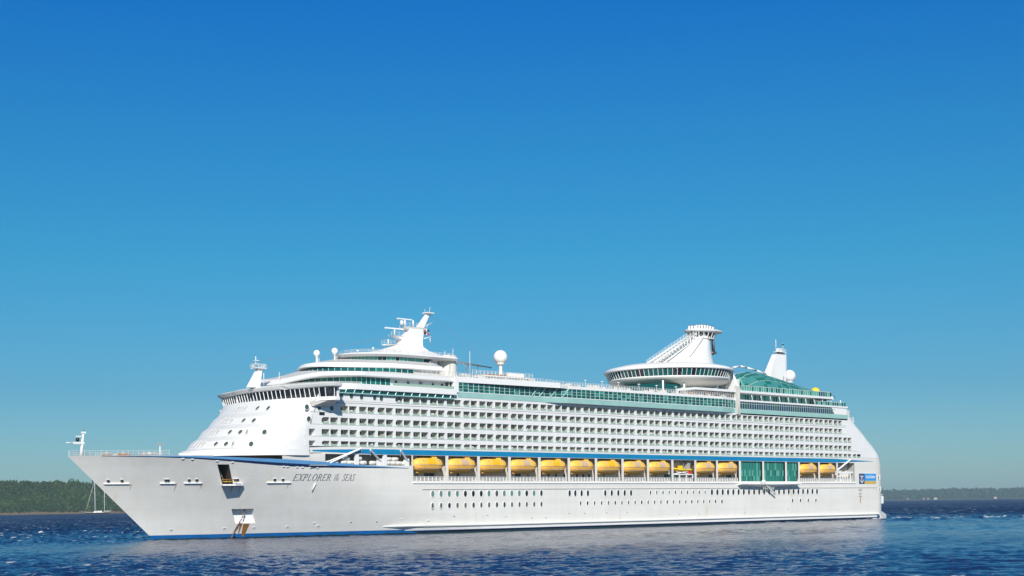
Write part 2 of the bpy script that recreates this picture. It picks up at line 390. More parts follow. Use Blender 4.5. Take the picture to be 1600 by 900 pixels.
for wd_, x0, x1, z0, h in (('EXPLORER', 48.6, 58.4, 13.45, 1.62), ('OF', 59.6, 60.6, 14.35, .72), ('THE', 59.2, 60.75, 13.5, .72), ('SEAS', 61.7, 65.1, 13.42, 1.62)):
    mb = MB(); word(mb, wd_, x0, x1, z0, h); mb.build('name_lettering', hull)

# ------------------------------------------------------------------ portholes
def oval(mb, p, n, ru, rz, rim=.12, m='dark_glass', seg=14, split=None):
    n = Vector(n).normalized(); t = Vector((0, 0, 1)).cross(n).normalized(); b = n.cross(t)
    P = lambda k, i, o: Vector(p)+t*(ru*k*math.cos(2*math.pi*i/seg))+b*(rz*k*math.sin(2*math.pi*i/seg))+n*o
    ko = 1+rim/max(ru, .01)
    o0 = [P(ko, i, -.05) for i in range(seg)]; o1 = [P(ko, i, .07) for i in range(seg)]; i1 = [P(1, i, .07) for i in range(seg)]; i0 = [P(1, i, .02) for i in range(seg)]
    mb.loft([o0, o1, i1, i0], 'white_clean', caps=(False, False))
    mb.add(i0, [tuple(range(seg))], m)
    if split:                      # a blind pulled half way across
        h = [P(.99, i, .03) for i in range(seg) if math.cos(2*math.pi*i/seg) >= -.01] if split > 0 else [P(.99, i, .03) for i in range(seg) if math.cos(2*math.pi*i/seg) <= .01]
        if split < 0: pass
        mb.add(h if split < 0 else h[len(h)//2+1:]+h[:len(h)//2+1], [tuple(range(len(h)))], 'cabin_curtain')
up1 = [90.0+2.81*i for i in range(15)]; kinds1 = 'ttttdddthtttdth'
up2 = up1; kinds2 = 'ccdcchcchhccccc'
def porthole(x, z, ru, rz, k):
    mb = MB(); m = {'t': 'port_teal', 'd': 'dark_glass', 'h': 'dark_glass', 'c': 'cabin_curtain'}[k]
    oval(mb, (x, -hb(x, z), z), (0, -1, 0), ru, rz, m=m, split=-1 if k == 'h' else None)
    if k == 'c': mb.box(x-.1, x+.1, -hb(x, z)-.06, -hb(x, z), z-rz*.8, z+rz*.8, 'dark')
    return mb.build('porthole', hull)
for x, k in zip(up1, kinds1): porthole(x, 10.1, .56, .82, k)
for x, k in zip(up2, kinds2): porthole(x, 7.1, .48, .72, k)
for x in (140.6, 142.9, 145.5, 148.1, 155.4, 158.2, 161.0, 163.8, 166.6): porthole(x, 10.0, .5, .92, 'd')
for i in range(10): porthole(175.3+2.88*i, 10.05, .32, .62, 'dc'[i % 2])
for i in range(22): porthole(204.6+2.72*i, 10.05, .58, .98, 'd')
for i in range(22): porthole(145.0+2.92*i, 7.2, .36, .62, 'cdcc'[i % 4])
for x in (209.6, 247.5, 252, 256.5, 261): porthole(x, 7.1, .4, .65, 'd')
# small openings, vents and drain lips low on the bow
for x, z in ((24.5, 2.3), (36.2, 2.35), (43, 2.4), (51, 2.45), (58.6, 2.5)): mb = MB(); oval(mb, hp(x, z), hnorm(x, z), .45, .3, m='shade_grey', seg=10); mb.build('sea_inlet', hull)
for x in (22, 24, 29.5, 33, 45.5, 46.5, 49, 50.4, 52.6, 54.4):
    z = interp(x, SZ)-interp(x, SH)-.1; p = hp(x, z, .1); mb = MB(); mb.box(p.x-.3, p.x+.3, p.y-.1, p.y+.3, p.z-.12, p.z+.12, 'white_clean'); mb.build('drain_lip', hull)
for x, z0, l_ in ((13.6, 13.0, 1.6), (22.6, 13.0, 2.2), (27.9, 13.0, 1.5), (36.6, 12.7, 2.4), (34.8, 12.4, 1.9), (47.8, 12.8, 1.4), (288.6, 7.8, 2.6)):
    mb = MB(); q = [hp(x-.16, z0, .015), hp(x+.16, z0, .015), hp(x+.10, z0-l_*.6, .015), hp(x+.03, z0-l_, .015), hp(x-.05, z0-l_*.7, .015)]; mb.add(q, [(0, 4, 3, 2, 1)], 'rust_faint'); mb.build('rust_streak', hull)
for i in range(26):
    x = 58+i*8.2+random.uniform(-2, 2); z = random.choice((3.4, 3.9, 4.4)); p = hp(x, z, .05); mb = MB(); mb.box(p.x-.25, p.x+.25, p.y-.06, p.y+.1, z-.1, z+.1, random.choice(('shade_grey', 'white_clean'))); mb.build('drain_lip', hull)
mb = MB(); mb.bar(hp(54.2, 11.0, .2), hp(54.6, 12.9, .2), .14, 'white_clean'); mb.build('draught_pipe', hull)
mb = MB(); mb.box(288.2, 288.4, -19.36, -19.25, 6, 9.5, 'rust'); mb.build('rust_streak', hull)
for z in (8.2, 9.2, 10.2, 10.7): mb = MB(); mb.box(287.2, 289.4, -19.45, -19.25, z, z+.18, 'shade_grey'); mb.build('rung', hull)

# ------------------------------------------------------------------ superstructure side: bands, piers, balconies
FX0 = [(19.0, 30.6), (20, 31.4), (32, 48.2), (36, 52)]
def front_ring(z, x0, D, hw, n=28, zn=None):
    pts = []
    for i in range(n+1):
        a = -math.pi/2+math.pi*i/n; nf = math.cos(a)
        zz = z if zn is None else z+(zn-z)*nf**7
        pts.append(Vector((x0+D-D*nf, hw*math.sin(a), zz)))
    return pts
ROWS = [(21.75, 22.95, 51.2, 288.8), (24.1, 25.75, 51.2, 288.0), (26.95, 28.6, 54.6, 283.9), (29.85, 31.5, 60.9, 280.2), (32.75, 34.4, 76.3, 280.2)]
YB = -17.45                       # back wall of the balconies
PITCH = 5.72
def pairs(k):
    z0, z1, a, b = ROWS[k]; outp = []
    phase = 60.95; n0 = math.ceil((a-.2-phase)/PITCH); x = phase+n0*PITCH
    while x+5.0 <= b+.3: outp.append((x, x+5.02)); x += PITCH
    return outp
core = MB()
core.box(57, 282, YB, 17.4, 20.3, 33.2, 'white'); core.box(60, 282, YB, 17.4, 33.2, 36.2, 'white')
wall = MB()
zprev = 21.7
for k, (z0, z1, xa, xb) in enumerate(ROWS):
    znext = ROWS[k+1][0] if k < 4 else 35.6
    pr = pairs(k)
    if k: pass
    # solid wall before the first opening
    xs_ = 53.0 if k else 51.0
    first = pr[0][0] if xa > 55 or k == 2 else 51.2
    xs_ = [51.0, 51.2, 52.6, 53.6, 58.5][k]
    if k > 1: wall.box(xs_, pr[0][0], -HW, YB, z0, z1, 'white')
    else: wall.box(53.4, pr[0][0], -HW, YB, z0, z1, 'white'); wall.box(50.2, 51.0, -HW, YB, z0, z1, 'white')
    for (a, b), nx in zip(pr, pr[1:]+[(xb+.01, 0)]):
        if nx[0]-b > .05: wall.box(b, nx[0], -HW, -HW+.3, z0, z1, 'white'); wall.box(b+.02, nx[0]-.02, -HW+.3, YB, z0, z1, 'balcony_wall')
    wall.box([51.2, 51.6, 52.8, 54.5, 59][k], xb, -HW, YB, z1, znext, 'white')                       # parapet band above the openings
    wall.box(52, xb-.2, -HW-.05, -HW+.02, z0-.09, z0-.02, 'shade_grey')     # thin rail line under the openings
    # stern quarter of this deck
    zl = [z0, (z0+z1)/2, z1, znext]
    rings = []
    for z in zl:
        c = stern_c(z); r = [Vector((xb, -HW, z)), Vector((max(xb+.01, c), -HW, z))]+[Vector((max(xb+.01, c)+RC*math.sin(R(t)), -(HW-RC+RC*math.cos(R(t))), z)) for t in range(10, 91, 10)]
        rings.append(r+[Vector((p.x, -p.y, p.z)) for p in reversed(r)])
    wall.loft(rings, 'white', closed=False, caps=(True, True), smooth=False)
# band between hull top and row 1
wall.box(50, 288, -HW+.004, YB, 21.65, 21.75, 'white'); wall.box(51, 280, -HW-.06, -HW, 32.18, 32.3, 'shade_grey')
core.build('cabin_block', ship)
sidew = wall.build('cabin_wall', ship)
# starboard plating of the cabin decks
mb = MB(); mb.box(56, 282, 17.45, HW, 21.7, 33.2, 'white'); mb.box(60, 282, 17.45, HW, 33.2, 35.6, 'white'); mb.build('starboard_wall', ship)

def balcony_mesh(mb, x0, x1, z0, z1, var, rng):
    y0, yb = -HW, YB-.02; mid = (x0+x1)/2
    mb.box(mid-.15, mid+.15, y0+.01, y0+.22, z0, z1, 'white_clean'); mb.box(mid-.06, mid+.06, y0+.22, yb, z0, z1, 'balcony_wall')              # divider
    for j, (a, b) in enumerate(((x0, mid-.06), (mid+.06, x1))):
        g0 = a+.35 if j else a+.2; cur = rng.random()
        w2 = (b-a)*.74
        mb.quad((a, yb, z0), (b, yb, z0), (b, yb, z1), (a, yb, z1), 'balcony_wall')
        gl = 'cabin_glass' if cur < .55 else 'cabin_curtain' if cur < .82 else 'curtain_pale'
        mb.box(g0, g0+w2*.5, yb-.03, yb, z0, z1-.25, 'cabin_glass' if rng.random() < .7 else 'cabin_curtain' if rng.random() < .6 else 'dark'); mb.box(g0+w2*.5+.06, g0+w2, yb-.03, yb, z0, z1-.25, gl)
        if rng.random() < .35: q_ = rng.uniform(a+.3, b-.9); mb.box(q_, q_+.6, y0+.5, y0+1.0, z0, z0+rng.uniform(.5, .95), rng.choice(['trim_white', 'shade_grey', 'deck_tan', 'pipe_dark']))
        if cur > .93: mb.box(b-.75, b-.2, yb-.5, yb-.1, z0, z0+.75, 'wood' if cur > .97 else 'red')
        # rounded outer corner of the opening / sunlit slant on the partition built as a white triangle
        if j == 0 and var == 1:
            n = 6; cx = a+.75
            o = [(a, y0+.005, z0)]+[(cx-.75*math.cos(R(90*i/n)), y0+.005, (z0+z1)/2-( (z1-z0)/2)*math.sin(R(90*i/n))) for i in range(n+1)]
            mb.add(o, [tuple(range(len(o)))], 'white_clean')
            o = [(a, y0+.005, z1)]+[(cx-.75*math.cos(R(90*i/n)), y0+.005, (z0+z1)/2+((z1-z0)/2)*math.sin(R(90*i/n))) for i in range(n, -1, -1)]
            o = [o[0]]+o[:0:-1]; mb.add(o[::-1], [tuple(range(len(o)))], 'white_clean')
        if j == 1: mb.add([(b, y0+.005, z0), (b, y0+.005, z1), (b-.5, y0+.005, z0)], [(0, 1, 2)], 'white_clean')
    mb.box(x0, x1, y0+.1, y0+.14, z0, z0+.38, 'rail_glass')
    mb.bar((x0, y0+.12, z0+.42), (x1, y0+.12, z0+.42), .04, 'trim_white', n=4)
allp = []
for k in range(5):
    for i, (a, b) in enumerate(pairs(k)): allp.append((a, k, b, 1 if (i+2*k) % 4 == 0 else 0))
allp.sort()
rng = random.Random(3)
for a, k, b, var in allp[:99]:
    mb = MB(); balcony_mesh(mb, a, b, ROWS[k][0], ROWS[k][1], var, rng); mb.build('balcony', ship)
mb = MB()
for a, k, b, var in allp[99:]: balcony_mesh(mb, a, b, ROWS[k][0], ROWS[k][1], var, rng)
tag(mb.build('balcony', ship), kind='stuff')
# the two single rounded openings at the forward end of the lowest rows
for k in (0, 1):
    mb = MB(); z0, z1 = ROWS[k][:2]
    mb.quad((51, YB-.02, z0), (53.4, YB-.02, z0), (53.4, YB-.02, z1), (51, YB-.02, z1), 'shade_grey'); mb.box(51.2, 52.2, YB-.1, YB-.03, z0, z1, 'cabin_glass')
    mb.box(53.38, 53.4, -HW, YB, z0, z1, 'white_clean'); mb.build('end_opening', sidew)

# cyan stripe along the top of the hull, tapering at both ends
mb = MB(); n = 50; r = []
for i in range(n+1):
    x = 45.5+(297.5-45.5)*i/n; h = .64*min(1, (x-45.5)/26+.02)*min(1, (297.5-x)/26+.02)
    zc = 20.58
    r.append([Vector((x, -max(hb(x, 19.3), 0)-.035 if x < 66 else -HW-.035, zc+h)), Vector((x, -hb(x, 19.3)-.035 if x < 66 else -HW-.035, zc-h))])
mb.loft(r, 'blue_stripe', closed=False, caps=(False, False)); mb.build('blue_stripe', hull)

# ------------------------------------------------------------------ rounded front of the superstructure
FR = []
FPROF = [(19.42, 31.0), (20.9, 31.6)]
for zc in (22.35, 25.3, 28.25, 31.25): FPROF += [(zc-1.0, interp(zc, FX0)-1.05), (zc+.8, interp(zc, FX0)+.7)]
FPROF += [(33.2, 48.6)]
def fparam(z): return interp(z, FPROF)
def fxe(z): return 51.5+max(0, z-26)*.42
def fpt(y, z, off=0):
    x0 = fparam(z); D = fxe(z)-x0; q = math.sqrt(max(0, 1-(y/HW)**2)); return Vector((x0+D*(1-q)-off, y, z))
mb = MB(); rr = [front_ring(z, x, fxe(z)-x, HW, 90) for z, x in FPROF]
for a, b in zip(rr, rr[1:]): mb.loft([a, b], 'front_white', closed=False, caps=(False, False), smooth=True)
mb.add(rr[-1], [tuple(range(len(rr[-1])))], 'white_clean')
mb.loft([front_ring(z, 32.5, 19, 17.2, 40) for z in (18.32, 19.45)], 'black_brown', closed=False, caps=(False, False))  # dark wall added to give the open gap its shade
frontb = mb.build('curved_front', ship)
FWIN = 'FWINDATA'
# bridge
bz0, bz1 = 32.6, 36.1
def bridge_pts(z, grow=0.0, tip=21.3, n=36, notch=True):
    lean = (z-33.3)*.26; base = []
    for i in range(n+1):
        y = -tip+2*tip*i/n; x = 50.4+4.2*(abs(y)/23)**1.5
        e = max(0, abs(y)-tip+2.4)/2.4; x += 1.3*e*e+(.4 if abs(y) > 10.5 else 0)
        base.append(Vector((x, y, z)))
    pts = []
    for i, p in enumerate(base):
        t = base[min(n, i+1)]-base[max(0, i-1)]; nv = Vector((-abs(t.y), t.x if t.y > 0 else -t.x, 0)).normalized()
        pts.append(p+nv*(lean+grow))
    return pts
def closed_plan(front, xb): return front+[Vector((xb, front[-1].y, front[0].z)), Vector((xb, front[0].y, front[0].z))]
mb = MB()
TIP = 23.2; XA = 57.6
mb.loft([closed_plan(bridge_pts(32.2, -.9, TIP-.1), XA), closed_plan(bridge_pts(32.5, .35, TIP+.2), XA), closed_plan(bridge_pts(33.3, .15, TIP+.2), XA)], 'white_clean')
mb.loft([closed_plan(bridge_pts(33.3, -.3, TIP-.3), XA-.3), closed_plan(bridge_pts(35.5, -.3, TIP-.3), XA-.3)], 'dark_glass')
mb.loft([closed_plan(bridge_pts(35.5, .1, TIP+.1), XA), closed_plan(bridge_pts(35.75, .5, TIP+.5), XA), closed_plan(bridge_pts(36.3, .7, TIP+.4), XA), closed_plan(bridge_pts(36.75, -.6, TIP-.4), XA)], 'trim_white')
mb.box(54, 60.2, -20, 20, 32.3, 36.6, 'white')
for s in (-1, 1):
    mb.box(57.0, XA-.02, s*(TIP-.1)-.1, s*(TIP-.1)+.1, 33.3, 35.5, 'white'); mb.box(57.2, XA-.05, min(s*(TIP-.2), s*19), max(s*(TIP-.2), s*19), 32.3, 36.3, 'white')
    mb.loft([[Vector((52.5, s*19.2, 31.0)), Vector((57.5, s*19.2, 31.0)), Vector((57.5, s*19.4, 31.0)), Vector((52.5, s*19.4, 31.0))], [Vector((51.8, s*19.2, 32.3)), Vector((57.55, s*19.2, 32.3)), Vector((57.55, s*22.6, 32.3)), Vector((54.6, s*22.6, 32.3))]], 'soffit')
bridge = mb.build('bridge', ship)
# window bars of the bridge and its panes
BN = 32
b0 = bridge_pts(33.3, -.02, TIP-.02, BN); b1 = bridge_pts(35.5, -.02, TIP-.02, BN)
for i in range(BN):
    mb = MB(); a, b, c, d = b0[i], b0[i+1], b1[i+1], b1[i]; k = .10
    e = lambda p, q, t: p+(q-p)*t
    o = Vector((0, 0, 0)); P = [e(a, b, k)+o, e(a, b, 1-k)+o, e(d, c, 1-k)+o, e(d, c, k)+o]
    mb.quad(P[0], P[3], P[2], P[1], 'dark_glass'); mb.build('window', bridge)
for i in range(BN+1): mb = MB(); mb.bar(b0[i]+Vector((-.05, 0, 0)), b1[i]+Vector((-.05, 0, 0)), .12, 'white_clean', n=4); mb.build('window_bar', bridge)

# ------------------------------------------------------------------ stacked curved tiers behind the bridge
def tier(rings, xaft, m, mb=None, mats=None):
    mb = mb or MB(); rr = []
    for z, x0, D, hw, *zn in rings:
        f = front_ring(z, x0, D, hw, 36, zn[0] if zn else None)
        rr.append([Vector((xaft, -hw, z))]+f+[Vector((xaft, hw, z))])
    for k in range(len(rr)-1): mb.loft(rr[k:k+2], mats[k] if mats else m, closed=True, caps=(k == 0, False))
    mb.add(rr[-1], [tuple(range(len(rr[-1])))], mats[-1] if mats else m); return mb
def glass_front(mb, z0, z1, x0, D, hw, xend, m1, m2, step=1.6, mull='mullion', mid=None, lean=0):
    """a band of panes with mullions round a curved front and back along the port and starboard sides"""
    f0 = [Vector((xend, -hw, z0))]; f1 = [Vector((xend-lean, -hw, z1))]
    nn = int((xend-x0-D)/step)
    pl = [(xend-(xend-x0-D)*i/nn, -hw) for i in range(nn+1)] if nn > 0 else []
    pf = [(p.x, p.y) for p in front_ring(z0, x0, D, hw, 30)]
    pts = pl+pf[1:]; pts += [(x, -y) for x, y in reversed(pl[:-1])] if nn > 0 else []
    rg = random.Random(int(z0*10))
    for (x, y), (x2, y2) in zip(pts, pts[1:]):
        mb.quad((x, y, z0), (x, y, z1), (x2, y2, z1), (x2, y2, z0), rg.choice([m1, m1, m2]))
        mb.bar((x, y, z0), (x, y, z1), .09, mull, n=4)
        if mid: mb.bar((x, y, mid), (x2, y2, mid), .07, mull, n=4)
lounge = MB()
tier([(35.42, 55, 12, 19.6), (35.5, 54.2, 12.5, 20.1), (35.6, 54.0, 12.5, 20.35), (37.0, 53.8, 12.5, 20.35), (37.0, 54.6, 12.3, 19.8), (36.8, 54.6, 12.3, 19.8)], 97.8, 'white_clean', lounge)
t1 = lounge.build('promenade_tier', ship)
mb = MB(); mb.box(60, 97.2, -19.82, -19.25, 34.6, 35.42, 'teal_deep'); mb.box(60, 97.6, -20.0, -19.8, 34.5, 34.72, 'teal_band'); mb.box(60, 97.6, -19.95, -19.3, 34.45, 34.56, 'teal_band')
for i in range(14): mb.bar((62+i*2.6, -19.9, 34.7), (62+i*2.6+.4, -20.0, 35.5), .12, 'teal_band', n=4)
mb.build('soffit_window', t1)
mb = MB(); tier([(36.9, 60, 12, 17.4), (39.05, 60, 12, 17.4)], 98, 'white', mb); t2 = mb.build('observation_lounge', ship)
mb = MB(); glass_front(mb, 37.1, 38.95, 59.7, 12, 17.6, 75.5 if False else 78.0, 'teal_glass', 'teal_deep', 1.5); mb.build('window_band', t2)
for x in (79.9, 83.9, 92.2, 95.3): mb = MB(); oval(mb, (x, -17.4, 38.15), (0, -1, 0), .45, .5); mb.build('porthole', t2)
mb = MB(); mb.box(87.6, 88.6, -17.5, -17.3, 37.5, 38.7, 'metal_grey'); mb.build('door', t2)
mb = MB(); mb.box(96.6, 98.2, -17.9, -17.4, 37.2, 38.9, 'dark_glass'); mb.box(97.2, 97.4, -18.0, -17.8, 37.2, 38.9, 'white_clean'); mb.build('glass_door', t2)
mb = MB(); mb.box(77, 97.4, -19.8, -19.72, 37.1, 37.75, 'rail_glass'); mb.build('glass_balustrade', t2)
mb = MB(); tier([(39.0, 55.0, 13, 18.8, 37.3), (39.25, 54.8, 13.2, 19.0, 37.6), (40.15, 56.5, 13, 19.0, 39.0), (40.55, 63, 15, 18.6, 41.3)], 99, 'white_clean', mb, ['white_clean', 'white_clean', 'roof_grey']); t3 = mb.build('lounge_roof', ship)
mb = MB(); glass_front(mb, 40.6, 42.05, 66, 18, 14.9, 88, 'teal_deep', 'teal_glass', 1.5); mb.box(88, 97, -14.5, 10, 40.6, 42.0, 'soffit'); mb.build('window_band', t3)
mb = MB(); tier([(41.95, 65, 21, 15.2, 42.5), (42.2, 65, 21, 15.4, 42.8), (43.2, 66.0, 21, 15.2, 43.5), (44.5, 74, 18, 11.5, 45.0)], 97.5, 'white_clean', mb, ['white_clean', 'white_clean', 'roof_grey']); t4 = mb.build('upper_roof', ship)
mb = MB(); tier([(44.3, 79, 12, 9), (45.7, 79, 12, 9)], 100, 'soffit', mb); glass_front(mb, 44.5, 45.6, 78.8, 12, 9.2, 99, 'teal_light', 'dark_glass', 2.2); mb.build('upper_house', ship)
mb = MB(); rr = []
for z, x0, D, hw, xa in ((45.7, 76.5, 16, 10.3, 106.5), (46.2, 75.5, 16, 11, 107), (46.6, 76.5, 16, 10.5, 106.5), (47.3, 84, 10, 7, 104.5), (48.6, 90, 6, 4, 102.8), (49.8, 93.5, 4, 2.6, 102)):
    rr.append([Vector((xa, -hw, z))]+front_ring(z, x0, D, hw, 36)+[Vector((xa, hw, z))])
mb.loft(rr, 'white_clean')
mb.build('mast_house_roof', ship)
mb = MB(); mb.lathe((106.5, -7, 0), [(2.6, 40.5), (2.6, 47.2), (2.3, 47.3)], 'soffit', n=16); mb.lathe((106.5, -7, 0), [(2.75, 46.6), (2.75, 46.8)], 'trim_white', n=16); mb.build('round_tower', ship)

def rail(mb, pts, h=1.1, step=1.5, m='trim_white', bars=3, r=.05):
    for a, b in zip(pts, pts[1:]):
        a = Vector(a); b = Vector(b); n = max(1, int((b-a).length/step))
        for i in range(n+1): p = a+(b-a)*i/n; mb.bar(p, p+Vector((0, 0, h)), r, m, n=4)
        for j in range(bars): z = Vector((0, 0, h*(j+1)/bars)); mb.bar(a+z, b+z, r*.8, m, n=4)
for pts_, h_, st_ in (([p+Vector((.8, 0, 0)) for p in front_ring(37.0, 54.0, 12.5, 19.5, 16)], .5, 2.0), (front_ring(46.4, 77.5, 14, 9.5, 14), 1.1, 1.4), ([(92, -10, 46.5), (106, -10, 46.5)], 1.1, 1.5), ([(88, -18.3, 40.55), (99, -18.3, 40.5)], 1.1, 1.5)):
    mb = MB(); rail(mb, pts_, h_, st_); mb.build('railing', ship)

# ------------------------------------------------------------------ pool deck glass and roofs
mb = MB()
OV = -20.5
plan = [(99, -HW), (131, -HW), (139, OV), (209, OV), (216.3, -HW), (219, -HW)]
def along(plan, step):
    o = []
    for (x, y), (x2, y2) in zip(plan, plan[1:]):
        n = max(1, round(math.hypot(x2-x, y2-y)/step))
        for i in range(n): o.append((x+(x2-x)*i/n, y+(y2-y)*i/n))
    return o+[plan[-1]]
P = along(plan, 1.9)
rg = random.Random(5)
for (x, y), (x2, y2) in zip(P, P[1:]):
    for z0, z1 in ((36.55, 37.35), (37.35, 38.15), (38.15, 39.0)):
        mb.quad((x, y, z0), (x, y, z1), (x2, y2, z1), (x2, y2, z0), rg.choice(['teal_deep', 'teal_deep', 'teal_deep', 'teal_glass', 'teal_mid'] if x > 118 or z0 < 37 else ['teal_deep', 'teal_deep', 'teal_glass']))
    for z in (36.55, 37.35, 38.15): mb.bar((x, y-.04, z), (x2, y2-.04, z), .07, 'mullion', n=4)
    mb.bar((x, y-.04, 36.5), (x, y-.04, 39.0), .08, 'mullion', n=4)
for x in (126, 129, 133, 137): mb.bar((x, interp(x, [(131, -HW), (139, OV)])-.15, 36.5), (x+2.6, interp(x+2.6, [(131, -HW), (139, OV)])-.15, 39.0), .16, 'teal_band', n=4)
mb.build('pool_deck_glazing', ship)
mb = MB()
def ribbon(mb, plan, z0, z1, m, off=0, thick=.3):
    a = [Vector((x, y-off, z0)) for x, y in plan]; b = [Vector((x, y-off, z1)) for x, y in plan]
    c = [Vector((x, y-off+thick, z1)) for x, y in plan]; d = [Vector((x, y-off+thick, z0)) for x, y in plan]
    mb.loft([list(t) for t in zip(a, b, c, d)], m)
ribbon(mb, plan+[(281, -HW)], 35.05, 36.5, 'teal_band', .06); ribbon(mb, plan, 36.42, 36.58, 'white_clean', .1)
ribbon(mb, [(99, -HW), (135, -HW-1.9)], 39.0, 40.45, 'white_clean', .12); ribbon(mb, [(135, -HW-2.0), (139, OV), (209, OV), (216.3, -HW), (219, -HW)], 39.0, 39.8, 'white_clean', .12)
t = [(99, -HW, 35.0), (131, -HW, 35.0), (139, OV, 35.0), (209, OV, 35.0), (216.3, -HW, 35.0), (219, -HW, 35.0), (219, 18, 35.0), (99, 18, 35.0)]
mb.prism(t, (0, 0, .12), 'soffit')
mb.prism([(x, y*.995, 39.55) for x, y, z in t], (0, 0, .2), 'trim_white')
mb.box(99, 219, 18.2, 19.3, 35, 40, 'white'); mb.box(98.2, 99.3, -19.2, 19, 35, 40.3, 'white_clean'); mb.box(98, 99.2, -19.6, -19.25, 36.3, 40.4, 'white_clean')
mb.box(101, 219, -17.5, -17.2, 35.2, 39.5, 'teal_deep')
mb.build('pool_deck_roof', ship)
mb = MB(); rail(mb, [(99, -19.1, 40.4), (131, -19.1, 40.4), (139, OV+.3, 39.9), (209, OV+.3, 39.9), (216, -19.1, 39.9)], 1.05, 1.1, 'trim_white', 3, .055)
mb.build('deck_railing', ship); mb = MB(); rg = random.Random(9)
for i in range(120):                     # deck furniture stowed along the rail
    x = rg.uniform(100, 214); y = -17.6-rg.random()*1.0; z = 40.3 if x < 131 else 39.75
    l = rg.uniform(.6, 1.8); mb.box(x, x+l, y, y+.6, z, z+rg.uniform(.4, 1.2), rg.choice(['soffit', 'trim_white', 'shade_grey', 'wood' if x > 190 else 'soffit']))
tag(mb.build('stowed_deck_furniture', ship), kind='stuff')
for x in (147, 154, 161, 170, 178, 187): mb = MB(); mb.bar((x, -20, 39.8), (x, -20, 41.6), .06, 'trim_white'); mb.lathe((x, -20, 41.6), [(.1, 0), (.42, .1), (.42, .25), (.1, .3)], 'white_clean', n=8); mb.build('deck_lamp', ship)
# white arched fascia below the overhang
mb = MB(); o = [(196, -19.42, 32.9), (196, -19.42, 33.4)]+[(196+21*i/12, -19.42, 33.4+1.55*math.sin(math.pi*i/12)**.7) for i in range(1, 12)]+[(217, -19.42, 33.4), (217, -19.42, 32.9)]
mb.prism([(x, y, max(z, 34.38)) if 0 else (x, y, z) for x, y, z in [(196, -19.42, 34.42)]+[(196+21*i/12, -19.42, 34.42+.62*math.sin(math.pi*i/12)**.6) for i in range(1, 12)]+[(217, -19.42, 34.42)]], (0, .1, 0), 'white_clean'); mb.build('arched_fascia', sidew)
# middle house, crane boom
mb = MB(); mb.box(113, 136, -9, 9, 40.4, 42.3, 'soffit'); mb.box(117, 135, -10, 10, 42.3, 42.6, 'trim_white'); mb.box(120, 134, -9, 5, 42.6, 43.1, 'wood')
rail(mb, [(113, -10, 42.6), (136, -10, 42.6)], 1.1, 1.4); mb.box(127, 133, -9.6, -9, 42.7, 43.6, 'white_clean'); mb.build('midship_house', ship)
mb = MB(); a = Vector((108.5, -6, 46.4)); b = Vector((129.6, 0, 45.9)); mb.bar(a, b, .18, 'metal_grey'); mb.bar(a+Vector((0, 0, -.6)), b, .1, 'metal_grey')
mb.bar((118, -3, 46.0), (113, -6, 42), .09, 'metal_grey'); mb.bar((123, -2, 46.0), (116, -6, 41.8), .09, 'metal_grey'); mb.bar((114, -4.5, 46.2), (118, -6, 42.2), .09, 'metal_grey'); mb.build('crane_boom', ship)

# ------------------------------------------------------------------ radomes and masts
def radome(name, x, y, z0, zc, r, rs, extra=False):
    mb = MB(); prof = [(r*math.sin(R(a)), zc-r*math.cos(R(a))) for a in range(28, 181, 8)]
    mb.lathe((x, y, 0), prof, 'white_clean', n=24); mb.lathe((x, y, 0), [(r*.55, zc-r*1.08), (r*.62, zc-r*.8)], 'trim_white', n=16)
    mb.lathe((x, y, 0), [(rs*1.2, z0), (rs, z0+.5), (rs, zc-r*1.05)], 'white', n=12)
    if extra: mb.bar((x+.7, y, z0), (x+.7, y, zc-r), .08, 'trim_white')
    return mb.build(name, ship)
radome('satellite_dome', 127.4, -6, 39.5, 48.3, 1.95, .5)
radome('satellite_dome', 68.5, 0, 42, 46.2, .85, .28, True); radome('satellite_dome', 74.2, 0, 43, 47.1, .85, .22, True)
radome('satellite_dome', 274.4, 0, 46.0, 51.0, 2.2, .75)
# bridge-top mast
mb = MB(); mb.loft([[Vector((47.6, -.8, 36.6)), Vector((50.6, -.8, 36.6)), Vector((50.6, .8, 36.6)), Vector((47.6, .8, 36.6))], [Vector((50.4, -.5, 41.3)), Vector((51.6, -.5, 41.3)), Vector((51.6, .5, 41.3)), Vector((50.4, .5, 41.3))]], 'white_clean')
mb.box(49.2, 52.4, -1.2, 1.2, 41.3, 41.5, 'trim_white'); rail(mb, [(49.2, -1.2, 41.5), (52.4, -1.2, 41.5), (52.4, 1.2, 41.5), (49.2, 1.2, 41.5), (49.2, -1.2, 41.5)], .9, .8)
for z in (42.4, 43.2): mb.box(49.7, 50.8, -.4, .4, z, z+.15, 'white_clean')
mb.bar((50, 0, 41.5), (50, 0, 44.3), .12, 'trim_white'); mb.bar((52.3, 0, 37), (52.3, 0, 41.3), .09, 'trim_white'); mb.build('signal_mast', ship)
